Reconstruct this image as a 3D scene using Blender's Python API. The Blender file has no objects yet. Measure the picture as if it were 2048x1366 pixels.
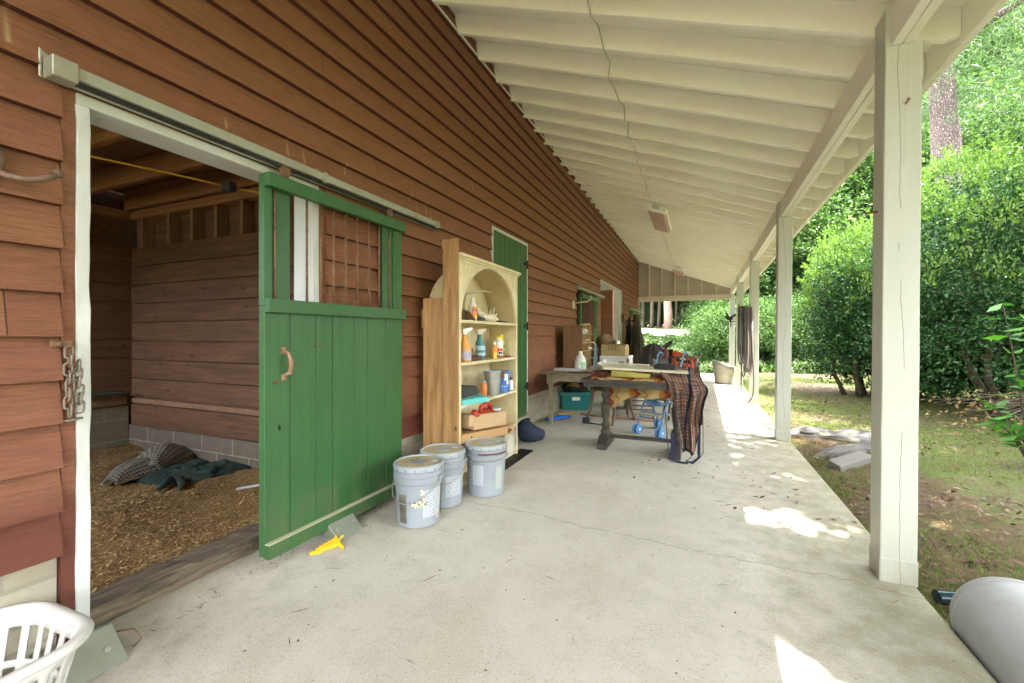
import bpy, math, random
import numpy as np
from mathutils import Vector, Matrix, noise as mnoise
R = math.radians
random.seed(7); rng = np.random.default_rng(7)
sc = bpy.context.scene
COL = sc.collection

# ------------------------------------------------------------------ camera, sky, sun, exposure
cd = bpy.data.cameras.new("camera"); cam = bpy.data.objects.new("camera", cd); COL.objects.link(cam)
cam.location = (0, 0, 1.22); cam.rotation_euler = (R(90), 0, R(23.318))
cd.sensor_width = 36; cd.lens = 870/2048*36; cd.shift_y = -11/2048; cd.clip_end = 500; cd.clip_start = .05
sc.camera = cam
SUN_EL, SUN_AZ = R(69), R(91)            # azimuth clockwise from +Y
w = bpy.data.worlds.new("World"); sc.world = w; w.use_nodes = True
nt = w.node_tree; bg = nt.nodes['Background']
sky = nt.nodes.new('ShaderNodeTexSky'); sky.sky_type = 'NISHITA'; sky.sun_disc = False
sky.sun_elevation = SUN_EL; sky.sun_rotation = SUN_AZ
hsv = nt.nodes.new('ShaderNodeHueSaturation'); hsv.inputs['Saturation'].default_value = .35     # hazy summer sky
wt = nt.nodes.new('ShaderNodeMix'); wt.data_type = 'RGBA'; wt.blend_type = 'MULTIPLY'; wt.inputs[0].default_value = 1; wt.inputs[7].default_value = (1.05, .98, .93, 1)
nt.links.new(sky.outputs[0], hsv.inputs['Color']); nt.links.new(hsv.outputs[0], wt.inputs[6]); nt.links.new(wt.outputs[2], bg.inputs[0]); bg.inputs[1].default_value = .15
sl = bpy.data.lights.new("sun", 'SUN'); sl.energy = 2.0; sl.angle = R(.5); sl.color = (1, .95, .87)
so = bpy.data.objects.new("sun", sl); COL.objects.link(so)
sd = Vector((math.sin(SUN_AZ)*math.cos(SUN_EL), math.cos(SUN_AZ)*math.cos(SUN_EL), math.sin(SUN_EL)))
so.rotation_euler = sd.to_track_quat('Z', 'Y').to_euler(); so.location = (6, 0, 12)
sc.view_settings.view_transform = 'Standard'; sc.view_settings.look = 'None'
sc.view_settings.exposure = 4.82; sc.view_settings.gamma = 1
sc.cycles.max_bounces = 10; sc.cycles.diffuse_bounces = 7; sc.cycles.transparent_max_bounces = 8
sc.cycles.sample_clamp_indirect = 8
sc.cycles.caustics_reflective = False; sc.cycles.caustics_refractive = False

# ------------------------------------------------------------------ helpers
OFF = {}
def tag(o, label=None, cat=None, group=None, kind=None):
    if label: o['label'] = label
    if cat: o['category'] = cat
    if group: o['group'] = group
    if kind: o['kind'] = kind
    return o
def thing(name, label, cat, loc=(0,0,0), rotz=0, group=None, local=False, rot=None):
    o = bpy.data.objects.new(name, None); COL.objects.link(o); o.empty_display_size = .1
    o.location = loc; o.rotation_euler = rot if rot else (0, 0, rotz)
    OFF[o] = (0,0,0) if local else tuple(loc)
    return tag(o, label, cat, group)
def link_mesh(name, me, mat, parent=None, smooth=None, bevel=0, seg=1, solid=0, origin=None):
    o = bpy.data.objects.new(name, me); COL.objects.link(o)
    if mat: me.materials.append(mat)
    n = len(me.vertices); co = np.empty(n*3, np.float32); me.vertices.foreach_get('co', co); co = co.reshape(-1,3)
    if parent is not None:
        o.parent = parent; off = OFF[parent]; OFF[o] = off
    else:
        off = origin if origin is not None else (float(co[:,0].mean()), float(co[:,1].mean()), float(co[:,2].min()))
        o.location = off; OFF[o] = off
    if tuple(off) != (0,0,0):
        co = co - np.array(off, np.float32); me.vertices.foreach_set('co', co.ravel())
    if smooth:
        me.polygons.foreach_set('use_smooth', [True]*len(me.polygons))
        if smooth is not True: me.set_sharp_from_angle(angle=R(smooth))
    if solid:
        m = o.modifiers.new('solid', 'SOLIDIFY'); m.thickness = solid; m.offset = 0
    if bevel:
        m = o.modifiers.new('bevel', 'BEVEL'); m.width = bevel; m.segments = seg; m.limit_method = 'ANGLE'; m.angle_limit = R(40)
    me.update()
    return o
def fast_mesh(name, V, F):
    me = bpy.data.meshes.new(name); V = np.asarray(V, np.float32); F = np.asarray(F, np.int32); k = F.shape[1]
    me.vertices.add(len(V)); me.vertices.foreach_set('co', V.ravel())
    me.loops.add(F.size); me.loops.foreach_set('vertex_index', F.ravel())
    me.polygons.add(len(F)); me.polygons.foreach_set('loop_start', np.arange(0, F.size, k, dtype=np.int32))
    me.polygons.foreach_set('loop_total', np.full(len(F), k, np.int32)); me.update(calc_edges=True)
    return me
class MB:
    def __init__(s): s.v = []; s.f = []
    def add(s, vs, fs, T=None):
        b = len(s.v); s.v += [tuple(T(p)) if T else tuple(p) for p in vs]; s.f += [tuple(b+i for i in f) for f in fs]; return s
    def box(s, x0, x1, y0, y1, z0, z1, T=None):
        return s.add([(x0,y0,z0),(x1,y0,z0),(x1,y1,z0),(x0,y1,z0),(x0,y0,z1),(x1,y0,z1),(x1,y1,z1),(x0,y1,z1)],
            [(0,3,2,1),(4,5,6,7),(0,1,5,4),(1,2,6,5),(2,3,7,6),(3,0,4,7)], T)
    def hull8(s, lo, hi, T=None):      # lo, hi: four corners each, same winding
        return s.add(list(lo)+list(hi), [(0,3,2,1),(4,5,6,7),(0,1,5,4),(1,2,6,5),(2,3,7,6),(3,0,4,7)], T)
    def nbox(s, x0,x1,y0,y1,z0,z1, ax=1, n=10, amp=.004, T=None, seed=0):   # a box cut along an axis and jittered (worn timber)
        lo = (x0,y0,z0); hi = (x1,y1,z1); b = len(s.v); oth = [a for a in range(3) if a != ax]
        rnd = random.Random(seed)
        for i in range(n+1):
            for cu in ((0,0),(1,0),(1,1),(0,1)):
                p = [0,0,0]; p[ax] = lo[ax] + (hi[ax]-lo[ax])*i/n
                for a, q in zip(oth, cu): p[a] = (hi[a] if q else lo[a]) + rnd.uniform(-amp, amp)
                s.v.append(tuple(T(p)) if T else tuple(p))
        fl = (ax == 1)
        for i in range(n):
            for j in range(4):
                q = (b+4*i+j, b+4*i+(j+1)%4, b+4*i+4+(j+1)%4, b+4*i+4+j); s.f.append(q[::-1] if fl else q)
        c0 = (b+3,b+2,b+1,b); c1 = tuple(b+4*n+k for k in range(4))
        s.f.append(c0[::-1] if fl else c0); s.f.append(c1[::-1] if fl else c1); return s
    def tube(s, path, r, seg=8, T=None, closed=False, flat=1.0):
        P = [Vector(p) for p in path]; n = len(P); b = len(s.v); up = None
        for i, p in enumerate(P):
            if closed: t = P[(i+1) % n]-P[i-1]
            else: t = P[min(i+1, n-1)]-P[max(i-1, 0)]
            t.normalize()
            if up is None: up = Vector((0,0,1)) if abs(t.z) < .9 else Vector((1,0,0))
            a = t.cross(up)
            if a.length < 1e-4: a = t.cross(Vector((1,.3,.1)))
            a.normalize(); u = a.cross(t).normalized(); up = u
            rr = r[i] if isinstance(r, (list, tuple)) else r
            for k in range(seg):
                th = 2*math.pi*k/seg; q = p + a*(rr*math.cos(th)) + u*(rr*flat*math.sin(th))
                s.v.append(tuple(T(q)) if T else tuple(q))
        m = n if closed else n-1
        for i in range(m):
            for k in range(seg):
                i2 = (i+1) % n
                s.f.append((b+i*seg+k, b+i*seg+(k+1) % seg, b+i2*seg+(k+1) % seg, b+i2*seg+k))
        if not closed:
            s.f.append(tuple(b+k for k in range(seg))[::-1]); s.f.append(tuple(b+(n-1)*seg+k for k in range(seg)))
        return s
    def lathe(s, prof, seg=24, T=None, c=(0,0,0), a0=0, a1=2*math.pi, caps=True):
        b = len(s.v); full = abs(a1-a0-2*math.pi) < 1e-6; m = seg if full else seg+1
        for (r, z) in prof:
            for k in range(m):
                th = a0+(a1-a0)*k/seg; q = (c[0]+r*math.cos(th), c[1]+r*math.sin(th), c[2]+z)
                s.v.append(tuple(T(q)) if T else q)
        for i in range(len(prof)-1):
            for k in range(seg):
                k2 = (k+1) % m
                s.f.append((b+i*m+k, b+i*m+k2, b+(i+1)*m+k2, b+(i+1)*m+k))
        if full and caps:
            if prof[0][0] > 1e-5: s.f.append(tuple(b+k for k in range(m))[::-1])
            if prof[-1][0] > 1e-5: s.f.append(tuple(b+(len(prof)-1)*m+k for k in range(m)))
        return s
    def prism(s, poly, d0, d1, M3):     # poly in (a,b), swept d0..d1, M3(a,b,d) -> point
        b = len(s.v); n = len(poly)
        for d in (d0, d1):
            for (a, c) in poly: s.v.append(tuple(M3(a, c, d)))
        for k in range(n):
            s.f.append((b+k, b+(k+1) % n, b+n+(k+1) % n, b+n+k))
        s.f.append(tuple(b+k for k in range(n))[::-1]); s.f.append(tuple(b+n+k for k in range(n)))
        return s
    def ball(s, c, rx, ry=None, rz=None, seg=12, rings=8, T=None, nz=0, seed=0):
        ry = ry or rx; rz = rz or rx; b = len(s.v)
        for i in range(rings+1):
            ph = math.pi*i/rings
            for k in range(seg):
                th = 2*math.pi*k/seg; d = Vector((math.sin(ph)*math.cos(th), math.sin(ph)*math.sin(th), -math.cos(ph)))
                f = 1+nz*mnoise.noise(d*1.9+Vector((seed*3.1, seed, 0))) if nz else 1
                q = (c[0]+rx*d.x*f, c[1]+ry*d.y*f, c[2]+rz*d.z*f); s.v.append(tuple(T(q)) if T else q)
        for i in range(rings):
            for k in range(seg):
                s.f.append((b+i*seg+k, b+i*seg+(k+1) % seg, b+(i+1)*seg+(k+1) % seg, b+(i+1)*seg+k))
        return s
    def build(s, name, mat, parent=None, **kw):
        me = bpy.data.meshes.new(name); me.from_pydata(s.v, [], s.f)
        import bmesh
        bm = bmesh.new(); bm.from_mesh(me); bmesh.ops.recalc_face_normals(bm, faces=bm.faces); bm.to_mesh(me); bm.free()
        return link_mesh(name, me, mat, parent, **kw)
def sheet(name, fn, nu, nv, mat, parent=None, thick=.004, smooth=True, **kw):
    V = [tuple(fn(i/nu, j/nv)) for j in range(nv+1) for i in range(nu+1)]
    F = [(j*(nu+1)+i, j*(nu+1)+i+1, (j+1)*(nu+1)+i+1, (j+1)*(nu+1)+i) for j in range(nv) for i in range(nu)]
    me = bpy.data.meshes.new(name); me.from_pydata(V, [], F)
    uv = me.uv_layers.new(name='UVMap')
    for lp in me.loops:
        k = lp.vertex_index; uv.data[lp.index].uv = ((k % (nu+1))/nu, (k//(nu+1))/nv)
    return link_mesh(name, me, mat, parent, smooth=smooth, solid=thick, **kw)
def text_mesh(name, body, size, T, mat, parent, depth=.0008):
    cu = bpy.data.curves.new(name, 'FONT'); cu.body = body; cu.size = size; cu.extrude = depth; cu.align_x = 'CENTER'; cu.align_y = 'CENTER'
    o = bpy.data.objects.new(name, cu); COL.objects.link(o)
    me = bpy.data.meshes.new_from_object(o.evaluated_get(bpy.context.evaluated_depsgraph_get()))
    bpy.data.objects.remove(o); bpy.data.curves.remove(cu)
    for v in me.vertices: v.co = Vector(T(v.co))
    return link_mesh(name, me, mat, parent)
def rotz(a, c=(0,0,0)):
    ca, sa = math.cos(a), math.sin(a)
    return lambda p: (c[0]+ca*p[0]-sa*p[1], c[1]+sa*p[0]+ca*p[1], c[2]+p[2])
def mat4(M): return lambda p: tuple(M @ Vector(p))
def copy_tree(o, parent=None):
    c = o.copy(); COL.objects.link(c); c.parent = parent
    for ch in list(o.children): copy_tree(ch, c)
    return c
def pn(x, y, z=0): return mnoise.noise(Vector((x, y, z)))

# ------------------------------------------------------------------ materials
class NT:
    def __init__(s, name):
        s.m = bpy.data.materials.new(name); s.m.use_nodes = True; s.t = s.m.node_tree
        s.p = s.t.nodes['Principled BSDF']; s.out = s.t.nodes['Material Output']
    def n(s, typ, ins=None, **pr):
        o = s.t.nodes.new('ShaderNode'+typ)
        for k, v in pr.items(): setattr(o, k, v)
        for k, v in (ins or {}).items(): s.set(o.inputs[k], v)
        return o
    def set(s, inp, v):
        if hasattr(v, 'is_output'): s.t.links.new(v, inp)
        elif isinstance(v, bpy.types.Node): s.t.links.new(v.outputs[0], inp)
        else:
            if isinstance(v, (tuple, list)) and len(v) == 3 and inp.type == 'RGBA': v = (*v, 1)
            inp.default_value = v
    def math(s, op, a, b=0., c=0.): return s.n('Math', {0: a, 1: b, 2: c}, operation=op).outputs[0]
    def coord(s, kind='Object', scale=(1,1,1), rot=(0,0,0), loc=(0,0,0)):
        tc = s.n('TexCoord'); return s.n('Mapping', {0: tc.outputs[kind], 1: loc, 2: rot, 3: scale}).outputs[0]
    def noise(s, co, scale=5, detail=5, rough=.55, dist=0.): return s.n('TexNoise', {'Vector': co, 'Scale': scale, 'Detail': detail, 'Roughness': rough, 'Distortion': dist}).outputs[0]
    def ramp(s, f, stops):
        r = s.n('ValToRGB', {0: f}); e = r.color_ramp.elements
        while len(e) < len(stops): e.new(.5)
        for el, (p, c) in zip(e, stops): el.position = p; el.color = (*c, 1) if len(c) == 3 else c
        return r.outputs[0]
    def mix(s, f, a, b, typ='MIX'): 
        m = s.n('Mix', data_type='RGBA', blend_type=typ); s.set(m.inputs[0], f); s.set(m.inputs[6], a); s.set(m.inputs[7], b); return m.outputs[2]
    def bump(s, h, st=.2, d=.01): s.set(s.p.inputs['Normal'], s.n('Bump', {'Strength': st, 'Distance': d, 'Height': h}).outputs[0])
    def fin(s, col, rough=.6, metal=0., spec=.5):
        s.set(s.p.inputs['Base Color'], col); s.set(s.p.inputs['Roughness'], rough); s.set(s.p.inputs['Metallic'], metal); s.set(s.p.inputs['Specular IOR Level'], spec)
        return s.m
def grey(k): return (k, k, k)
def paint(name, col, rough=.5, var=.18, scale=6, stretch=(1,1,1), bump=.12, dirt=None, dirt_amt=.35, fine=60, metal=0., spec=.5, chip=None, chip_amt=.62):
    t = NT(name); co = t.coord('Object', stretch)
    a = t.noise(co, scale, 6); b = t.noise(co, fine, 4)
    c = t.mix(a, tuple(x*(1-var) for x in col), tuple(min(1, x*(1+var)) for x in col))
    if dirt: c = t.mix(t.ramp(t.noise(t.coord('Object'), scale*.5, 8, .7), [(.45, grey(0)), (.75, grey(dirt_amt))]), c, dirt)
    if chip: c = t.mix(t.ramp(t.noise(t.coord('Object', stretch), scale*3.1, 8, .75), [(chip_amt, grey(0)), (chip_amt+.04, grey(1))]), c, chip)
    t.bump(t.math('ADD', a, t.math('MULTIPLY', b, .5)), bump, .01)
    return t.fin(c, t.math('MULTIPLY_ADD', b, .25, rough-.12), metal, spec)
def wood(name, c0, c1, axis=1, scale=9, rough=.65, knots=True, bump=.25, fine=1.0):
    t = NT(name); st = [1,1,1]; st[axis] = .09
    co = t.coord('Object', st); g = t.noise(co, scale*3*fine, 7, .62, .6); b = t.noise(co, scale*.5, 3)
    c = t.mix(t.ramp(g, [(.3, grey(0)), (.7, grey(1))]), c0, c1)
    c = t.mix(t.math('MULTIPLY', b, .5), c, tuple(x*.6 for x in c0))
    if knots:
        v = t.n('TexVoronoi', {'Vector': t.coord('Object', [2.2 if i != axis else 1.1 for i in range(3)]), 'Scale': 3.2, 'Randomness': 1.}).outputs[0]
        c = t.mix(t.ramp(v, [(.05, grey(1)), (.1, grey(0))]), c, tuple(x*.28 for x in c0))
    t.bump(g, bump, .006); return t.fin(c, rough)
def plain(name, col, rough=.5, metal=0., var=.15, scale=12, spec=.5): return paint(name, col, rough, var, scale, bump=.06, metal=metal, spec=spec)
def leafmat(name, cols, trans=.35, rough=.5, spec=.15):
    t = NT(name); rnd = t.n('NewGeometry').outputs['Random Per Island']
    n = len(cols); c = t.ramp(rnd, [(i/(n-1), cc) for i, cc in enumerate(cols)])
    t.fin(c, rough, 0, spec)
    tr = t.n('BsdfTranslucent', {0: t.mix(1., c, (1., 1.12, .55), 'MULTIPLY')})
    mx = t.n('MixShader', {0: trans, 1: t.p.outputs[0], 2: tr.outputs[0]}); t.t.links.new(mx.outputs[0], t.out.inputs[0])
    return t.m
CREAM = (.74, .71, .56)
m_roof = paint('cream_painted_timber', (.88, .87, .79), .55, .05, 3, bump=.08, dirt=(.50,.43,.30), dirt_amt=.3, chip=(.42,.34,.22), chip_amt=.80)
m_post = paint('pale_painted_post', (.50, .52, .45), .5, .10, 5, (4,4,.3), .2, dirt=(.5,.5,.38), dirt_amt=.35, chip=(.24,.23,.17), chip_amt=.70)
def post_extra(m):
    t = NT('x'); bpy.data.materials.remove(t.m); t.m = m; t.t = m.node_tree; t.p = t.t.nodes['Principled BSDF']
    src = t.p.inputs['Base Color'].links[0].from_socket; s = t.n('SeparateXYZ', {0: t.n('TexCoord').outputs['Object']}); X, Y, Z = s.outputs
    wob = t.math('MULTIPLY', t.math('SUBTRACT', t.noise(t.n('CombineXYZ', {0: 0., 1: Y, 2: Z}).outputs[0], 1.3, 7), .5), .10)
    dd = t.math('ABSOLUTE', t.math('SUBTRACT', t.math('SUBTRACT', X, 2.905), wob)); k = t.math('MULTIPLY', t.math('LESS_THAN', dd, .0013), t.math('GREATER_THAN', t.noise(t.coord('Object', (1,1,.6)), 3.1, 3), .42))
    c = t.mix(t.math('MULTIPLY', k, .8), src, (.12,.11,.08))
    sp = t.math('MULTIPLY', t.n('MapRange', {0: Z, 1: .0, 2: .42, 3: .9, 4: 0.}).outputs[0], t.noise(t.coord('Object', (1,1,.5)), 13, 6, .7)); c = t.mix(sp, c, (.25,.22,.13))
    st = t.ramp(t.noise(t.coord('Object', (5,5,.35)), 4, 6, .7), [(.55, grey(0)), (.75, grey(.35))]); c = t.mix(st, c, (.36,.35,.26)); t.set(t.p.inputs['Base Color'], c)
post_extra(m_post)
m_white = paint('white_trim_paint', (.54, .56, .54), .5, .06, 7, (1,1,1), .25, dirt=(.42,.39,.31), dirt_amt=.4, chip=(.16,.12,.08), chip_amt=.72)
m_green = paint('green_door_paint', (.020, .092, .021), .42, .32, 6, (4,4,.22), .3, dirt=(.06,.13,.05), dirt_amt=.3, fine=90, chip=(.2,.25,.14), chip_amt=.745)
def door_extra(m):
    t = NT('x'); bpy.data.materials.remove(t.m); t.m = m; t.t = m.node_tree; t.p = t.t.nodes['Principled BSDF']
    src = t.p.inputs['Base Color'].links[0].from_socket; Z = t.n('SeparateXYZ', {0: t.n('TexCoord').outputs['Object']}).outputs[2]
    k = t.math('MULTIPLY', t.n('MapRange', {0: Z, 1: .15, 2: .62, 3: .75, 4: .0}).outputs[0], t.ramp(t.noise(t.coord('Object', (1,1,.5)), 9, 7, .72), [(.42, grey(0)), (.7, grey(1))])); c = t.mix(k, src, (.11,.10,.055))
    f = t.ramp(t.noise(t.coord('Object', (1,1,.3)), 2.2, 6, .6), [(.4, grey(0)), (.7, grey(.35))]); c = t.mix(f, c, (.045,.13,.05)); t.set(t.p.inputs['Base Color'], c)
door_extra(m_green)
m_ledge = paint('dusty_ledge', (.42,.40,.27), .8, .2, 20)
m_galv = paint('galvanised_track', (.33,.345,.285), .5, .25, 9, bump=.15, dirt=(.20,.14,.07), dirt_amt=.75, metal=.35)
m_rust = paint('rusty_iron', (.16,.085,.045), .75, .5, 40, bump=.4, dirt=(.32,.22,.15), dirt_amt=.6, metal=.3)
m_black = plain('black_iron', (.015,.014,.013), .55, .3)
m_dark = plain('dark_rubber', (.02,.02,.02), .7)
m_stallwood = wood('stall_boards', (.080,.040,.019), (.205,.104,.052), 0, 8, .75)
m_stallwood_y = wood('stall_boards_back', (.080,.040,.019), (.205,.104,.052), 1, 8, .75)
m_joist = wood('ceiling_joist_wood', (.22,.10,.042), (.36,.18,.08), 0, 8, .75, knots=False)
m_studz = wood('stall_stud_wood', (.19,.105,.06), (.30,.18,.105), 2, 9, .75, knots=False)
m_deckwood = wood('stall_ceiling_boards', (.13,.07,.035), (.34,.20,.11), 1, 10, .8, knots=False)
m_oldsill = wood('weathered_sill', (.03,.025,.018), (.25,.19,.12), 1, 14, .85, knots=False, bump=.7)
m_pine = wood('raw_pine', (.22,.105,.03), (.52,.31,.125), 2, 8, .6)
m_cab = paint('old_cream_cabinet', (.66,.58,.36), .6, .1, 6, (1,1,.4), .15, dirt=(.32,.22,.09), dirt_amt=.5, chip=(.12,.08,.04), chip_amt=.73)

def siding_mat():
    t = NT('brown_clapboard_paint'); tc = t.n('TexCoord').outputs['Object']; s = t.n('SeparateXYZ', {0: tc})
    bid = t.math('FLOOR', t.math('DIVIDE', t.math('SUBTRACT', s.outputs[2], .488), .147))
    seg = t.math('FLOOR', t.math('ADD', t.math('DIVIDE', s.outputs[1], 4.1), t.math('MULTIPLY', bid, .37)))
    wn = t.n('TexWhiteNoise', {'Vector': t.n('CombineXYZ', {0: bid, 1: seg}).outputs[0]}, noise_dimensions='3D').outputs[0]
    g = t.noise(t.coord('Object', (20,1.1,20)), 9, 8, .65, .4); b = t.noise(t.coord('Object', (1,.45,1.6)), 1.4, 5); f = t.noise(t.coord('Object'), 120, 3)
    c = t.mix(wn, (.225,.082,.044), (.29,.122,.062))
    c = t.mix(t.ramp(b, [(.40, grey(0)), (.68, grey(.75))]), c, (.235,.108,.040))
    # the lowest boards carry the redder, newer coat
    low = t.ramp(t.math('DIVIDE', s.outputs[2], 4.), [(.155, grey(.9)), (.185, grey(0))])
    c = t.mix(low, c, (.125,.030,.018))
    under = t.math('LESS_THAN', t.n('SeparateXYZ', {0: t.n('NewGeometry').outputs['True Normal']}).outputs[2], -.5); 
    up_ = t.ramp(t.math('DIVIDE', s.outputs[2], 4.), [(.45, grey(0)), (.75, grey(.7))]); c = t.mix(up_, c, t.mix(.5, (.30,.15,.068), t.mix(wn, (.255,.10,.042), (.345,.156,.064))))  # upper boards tanner, their colour lightened to offset the shade under the roof
    g2 = t.noise(t.coord('Object', (7,.55,9)), 11, 9, .72, 1.2)
    c = t.mix(t.ramp(g2, [(.34, grey(.5)), (.50, grey(0))]), c, (.075,.030,.016)); c = t.mix(t.ramp(g2, [(.58, grey(0)), (.78, grey(.3))]), c, (.34,.18,.085))
    c = t.mix(t.ramp(g, [(.35, grey(.35)), (.6, grey(0))]), c, (.085,.034,.018))
    c = t.mix(t.ramp(t.noise(t.coord('Object', (1,1,.6)), 22, 7, .8), [(.70, grey(0)), (.75, grey(.55))]), c, (.30,.21,.11))
    fr = t.math('FRACT', t.math('ADD', t.math('DIVIDE', s.outputs[1], 4.1), t.math('MULTIPLY', bid, .37))); c = t.mix(t.math('LESS_THAN', fr, .0009), c, (.03,.012,.008))
    c = t.mix(under, c, (.07,.016,.010))      # undersides coloured darker red to deepen the shadow line below each board
    # pale runs under old nails
    for (y, z0, l) in ((1.30,2.16,.06),(1.62,2.16,.10),(1.72,2.15,.09),(2.02,2.20,.09),(2.66,2.22,.10),(2.74,2.16,.08),(2.86,2.17,.13),(2.92,2.15,.09),(.62,2.13,.12),(7.35,2.11,.09),(7.6,2.11,.12),(7.75,2.11,.12),(7.9,2.11,.12),(8.4,2.1,.1),(6.3,2.2,.16),(5.2,1.05,.2),(3.6,2.6,.14)):
        dy = t.math('ABSOLUTE', t.math('SUBTRACT', s.outputs[1], y)); dz = t.math('SUBTRACT', s.outputs[2], z0)
        k = t.math('MULTIPLY', t.math('SUBTRACT', 1., t.math('DIVIDE', dy, .011), 0), t.math('MULTIPLY', t.math('GREATER_THAN', dz, 0.), t.math('LESS_THAN', dz, l)))
        k = t.math('MULTIPLY', t.n('Clamp', {0: k}).outputs[0], t.math('MULTIPLY', t.noise(t.coord('Object', (1,3,.4)), 60, 3), 1.1)); k = t.math('MULTIPLY', k, t.n('Clamp', {0: t.math('SUBTRACT', 1.25, t.math('DIVIDE', dz, l))}).outputs[0]); c = t.mix(k, c, (.52,.40,.22))
    t.bump(t.math('ADD', t.math('ADD', t.math('MULTIPLY', g, .8), t.math('MULTIPLY', g2, 1.2)), t.math('MULTIPLY', f, .3)), .7, .007)
    return t.fin(c, t.math('MULTIPLY_ADD', f, .3, .42), 0, .4)
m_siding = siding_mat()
def block_mat(name, c0, c1, ax, mort=(.33,.30,.22)):
    t = NT(name); tc = t.n('TexCoord').outputs['Object']; s = t.n('SeparateXYZ', {0: tc})
    v = t.n('CombineXYZ', {0: s.outputs[ax], 1: s.outputs[2], 2: 0.}).outputs[0]
    br = t.n('TexBrick', {'Vector': v, 'Scale': 1., 'Mortar Size': .007, 'Brick Width': .41, 'Row Height': .205, 'Color1': c0, 'Color2': c1, 'Mortar': mort})
    n = t.noise(t.coord('Object'), 9, 8, .7); f = t.noise(t.coord('Object'), 70, 5)
    c = t.mix(t.ramp(n, [(.4, grey(0)), (.75, grey(.6))]), br.outputs[0], tuple(x*.55 for x in c0))
    t.bump(t.math('ADD', t.math('MULTIPLY', f, .7), t.math('MULTIPLY', br.outputs['Fac'], -1.)), .5, .008)
    return t.fin(c, .85, 0, .3)
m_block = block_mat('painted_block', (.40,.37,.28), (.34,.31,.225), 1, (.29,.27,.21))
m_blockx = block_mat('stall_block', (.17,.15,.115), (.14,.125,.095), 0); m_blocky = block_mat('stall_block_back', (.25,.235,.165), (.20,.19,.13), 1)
def concrete_mat():
    t = NT('porch_concrete'); tc = t.n('TexCoord').outputs['Object']; s = t.n('SeparateXYZ', {0: tc}); X, Y = s.outputs[0], s.outputs[1]
    a = t.noise(t.coord('Object'), 1.1, 7, .6); b = t.noise(t.coord('Object'), 6, 8, .7); f = t.noise(t.coord('Object'), 130, 3)
    c = t.mix(t.ramp(a, [(.3, grey(0)), (.7, grey(1))]), (.46,.435,.36), (.57,.545,.465))
    c = t.mix(t.ramp(b, [(.45, grey(0)), (.7, grey(.55))]), c, (.40,.375,.30))
    # algae stain along the outer edge, deepened to paint in the shadow zone
    edge = t.ramp(t.math('MULTIPLY_ADD', X, .55, t.math('MULTIPLY', b, .75)), [(.45, grey(0)), (.90, grey(.8))])
    c = t.mix(edge, c, (.20,.195,.105))
    dirt = t.n('MapRange', {0: t.math('ADD', t.math('MULTIPLY', X, -1.), t.math('MULTIPLY', b, .9)), 1: 2.1, 2: 2.6, 3: 0., 4: .6}).outputs[0]
    c = t.mix(dirt, c, (.23,.19,.12))
    c = t.mix(t.ramp(t.noise(t.coord('Object'), .8, 8, .7, .5), [(.52, grey(0)), (.66, grey(.35))]), c, (.36,.335,.245))
    c = t.mix(t.ramp(t.noise(t.coord('Object', (1.6,.7,1)), 1.7, 6, .6), [(.55, grey(0)), (.72, grey(.4))]), c, (.40,.385,.27))
    sp = t.n('TexVoronoi', {'Vector': t.coord('Object'), 'Scale': 75.}).outputs[0]
    c = t.mix(t.math('MULTIPLY', t.math('LESS_THAN', sp, .14), t.math('GREATER_THAN', b, .5)), c, (.16,.14,.10))
    c = t.mix(t.ramp(f, [(.3, grey(.32)), (.5, grey(0))]), c, (.25,.235,.18)); c = t.mix(t.ramp(f, [(.55, grey(0)), (.75, grey(.25))]), c, (.66,.63,.55))
    # hairline cracks running across
    for (y0, x0, x1, sc_) in ((2.62,-1.6,.97,1.), (6.9,-1.9,.97,1.), (1.35,.1,.9,1.)):
        wob = t.math('MULTIPLY', t.math('SUBTRACT', t.noise(t.coord('Object', (1,.001,1)), 2.5, 8, .65), .5), .28)
        dd = t.math('ABSOLUTE', t.math('SUBTRACT', t.math('SUBTRACT', Y, y0), wob))
        k = t.math('MULTIPLY', t.math('LESS_THAN', dd, .0028), t.math('MULTIPLY', t.math('GREATER_THAN', X, x0), t.math('GREATER_THAN', t.noise(t.coord('Object'), 14, 3), .42)))
        c = t.mix(t.math('MULTIPLY', k, .75), c, (.13,.115,.08))
    t.bump(t.math('ADD', f, t.math('MULTIPLY', b, .6)), .25, .006); return t.fin(c, .82, 0, .3)
m_conc = concrete_mat()
def lawn_mat():
    t = NT('lawn_soil_moss'); a = t.noise(t.coord('Object'), .55, 7, .65); b = t.noise(t.coord('Object'), 5, 8, .75); f = t.noise(t.coord('Object'), 45, 6, .7)
    c = t.mix(t.ramp(a, [(.40, grey(0)), (.56, grey(1))]), (.125,.085,.06), (.095,.135,.028))
    c = t.mix(t.ramp(b, [(.48, grey(0)), (.66, grey(.8))]), c, (.16,.12,.08))
    c = t.mix(t.ramp(f, [(.38, grey(.7)), (.55, grey(0))]), c, (.045,.035,.018))
    t.bump(t.math('ADD', b, f), .7, .03); return t.fin(c, .9, 0, .2)
m_lawn = lawn_mat()
m_bed = NT('wood_shavings'); _a = m_bed.noise(m_bed.coord('Object'), 2.2, 6); _b = m_bed.noise(m_bed.coord('Object'), 60, 5, .7)
m_bed.bump(_b, .9, .02); m_bed = m_bed.fin(m_bed.mix(m_bed.ramp(_b, [(.35, grey(0)), (.65, grey(1))]), (.20,.115,.035), m_bed.mix(m_bed.ramp(_a, [(.35, grey(0)), (.6, grey(1))]), (.20,.11,.045), (.50,.34,.13))), .85)
m_chip = leafmat('shaving_flakes', [(.19,.12,.045),(.42,.29,.12),(.52,.38,.17),(.58,.45,.23),(.09,.05,.025),(.46,.33,.14),(.14,.08,.035)], 0., .8)
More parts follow.
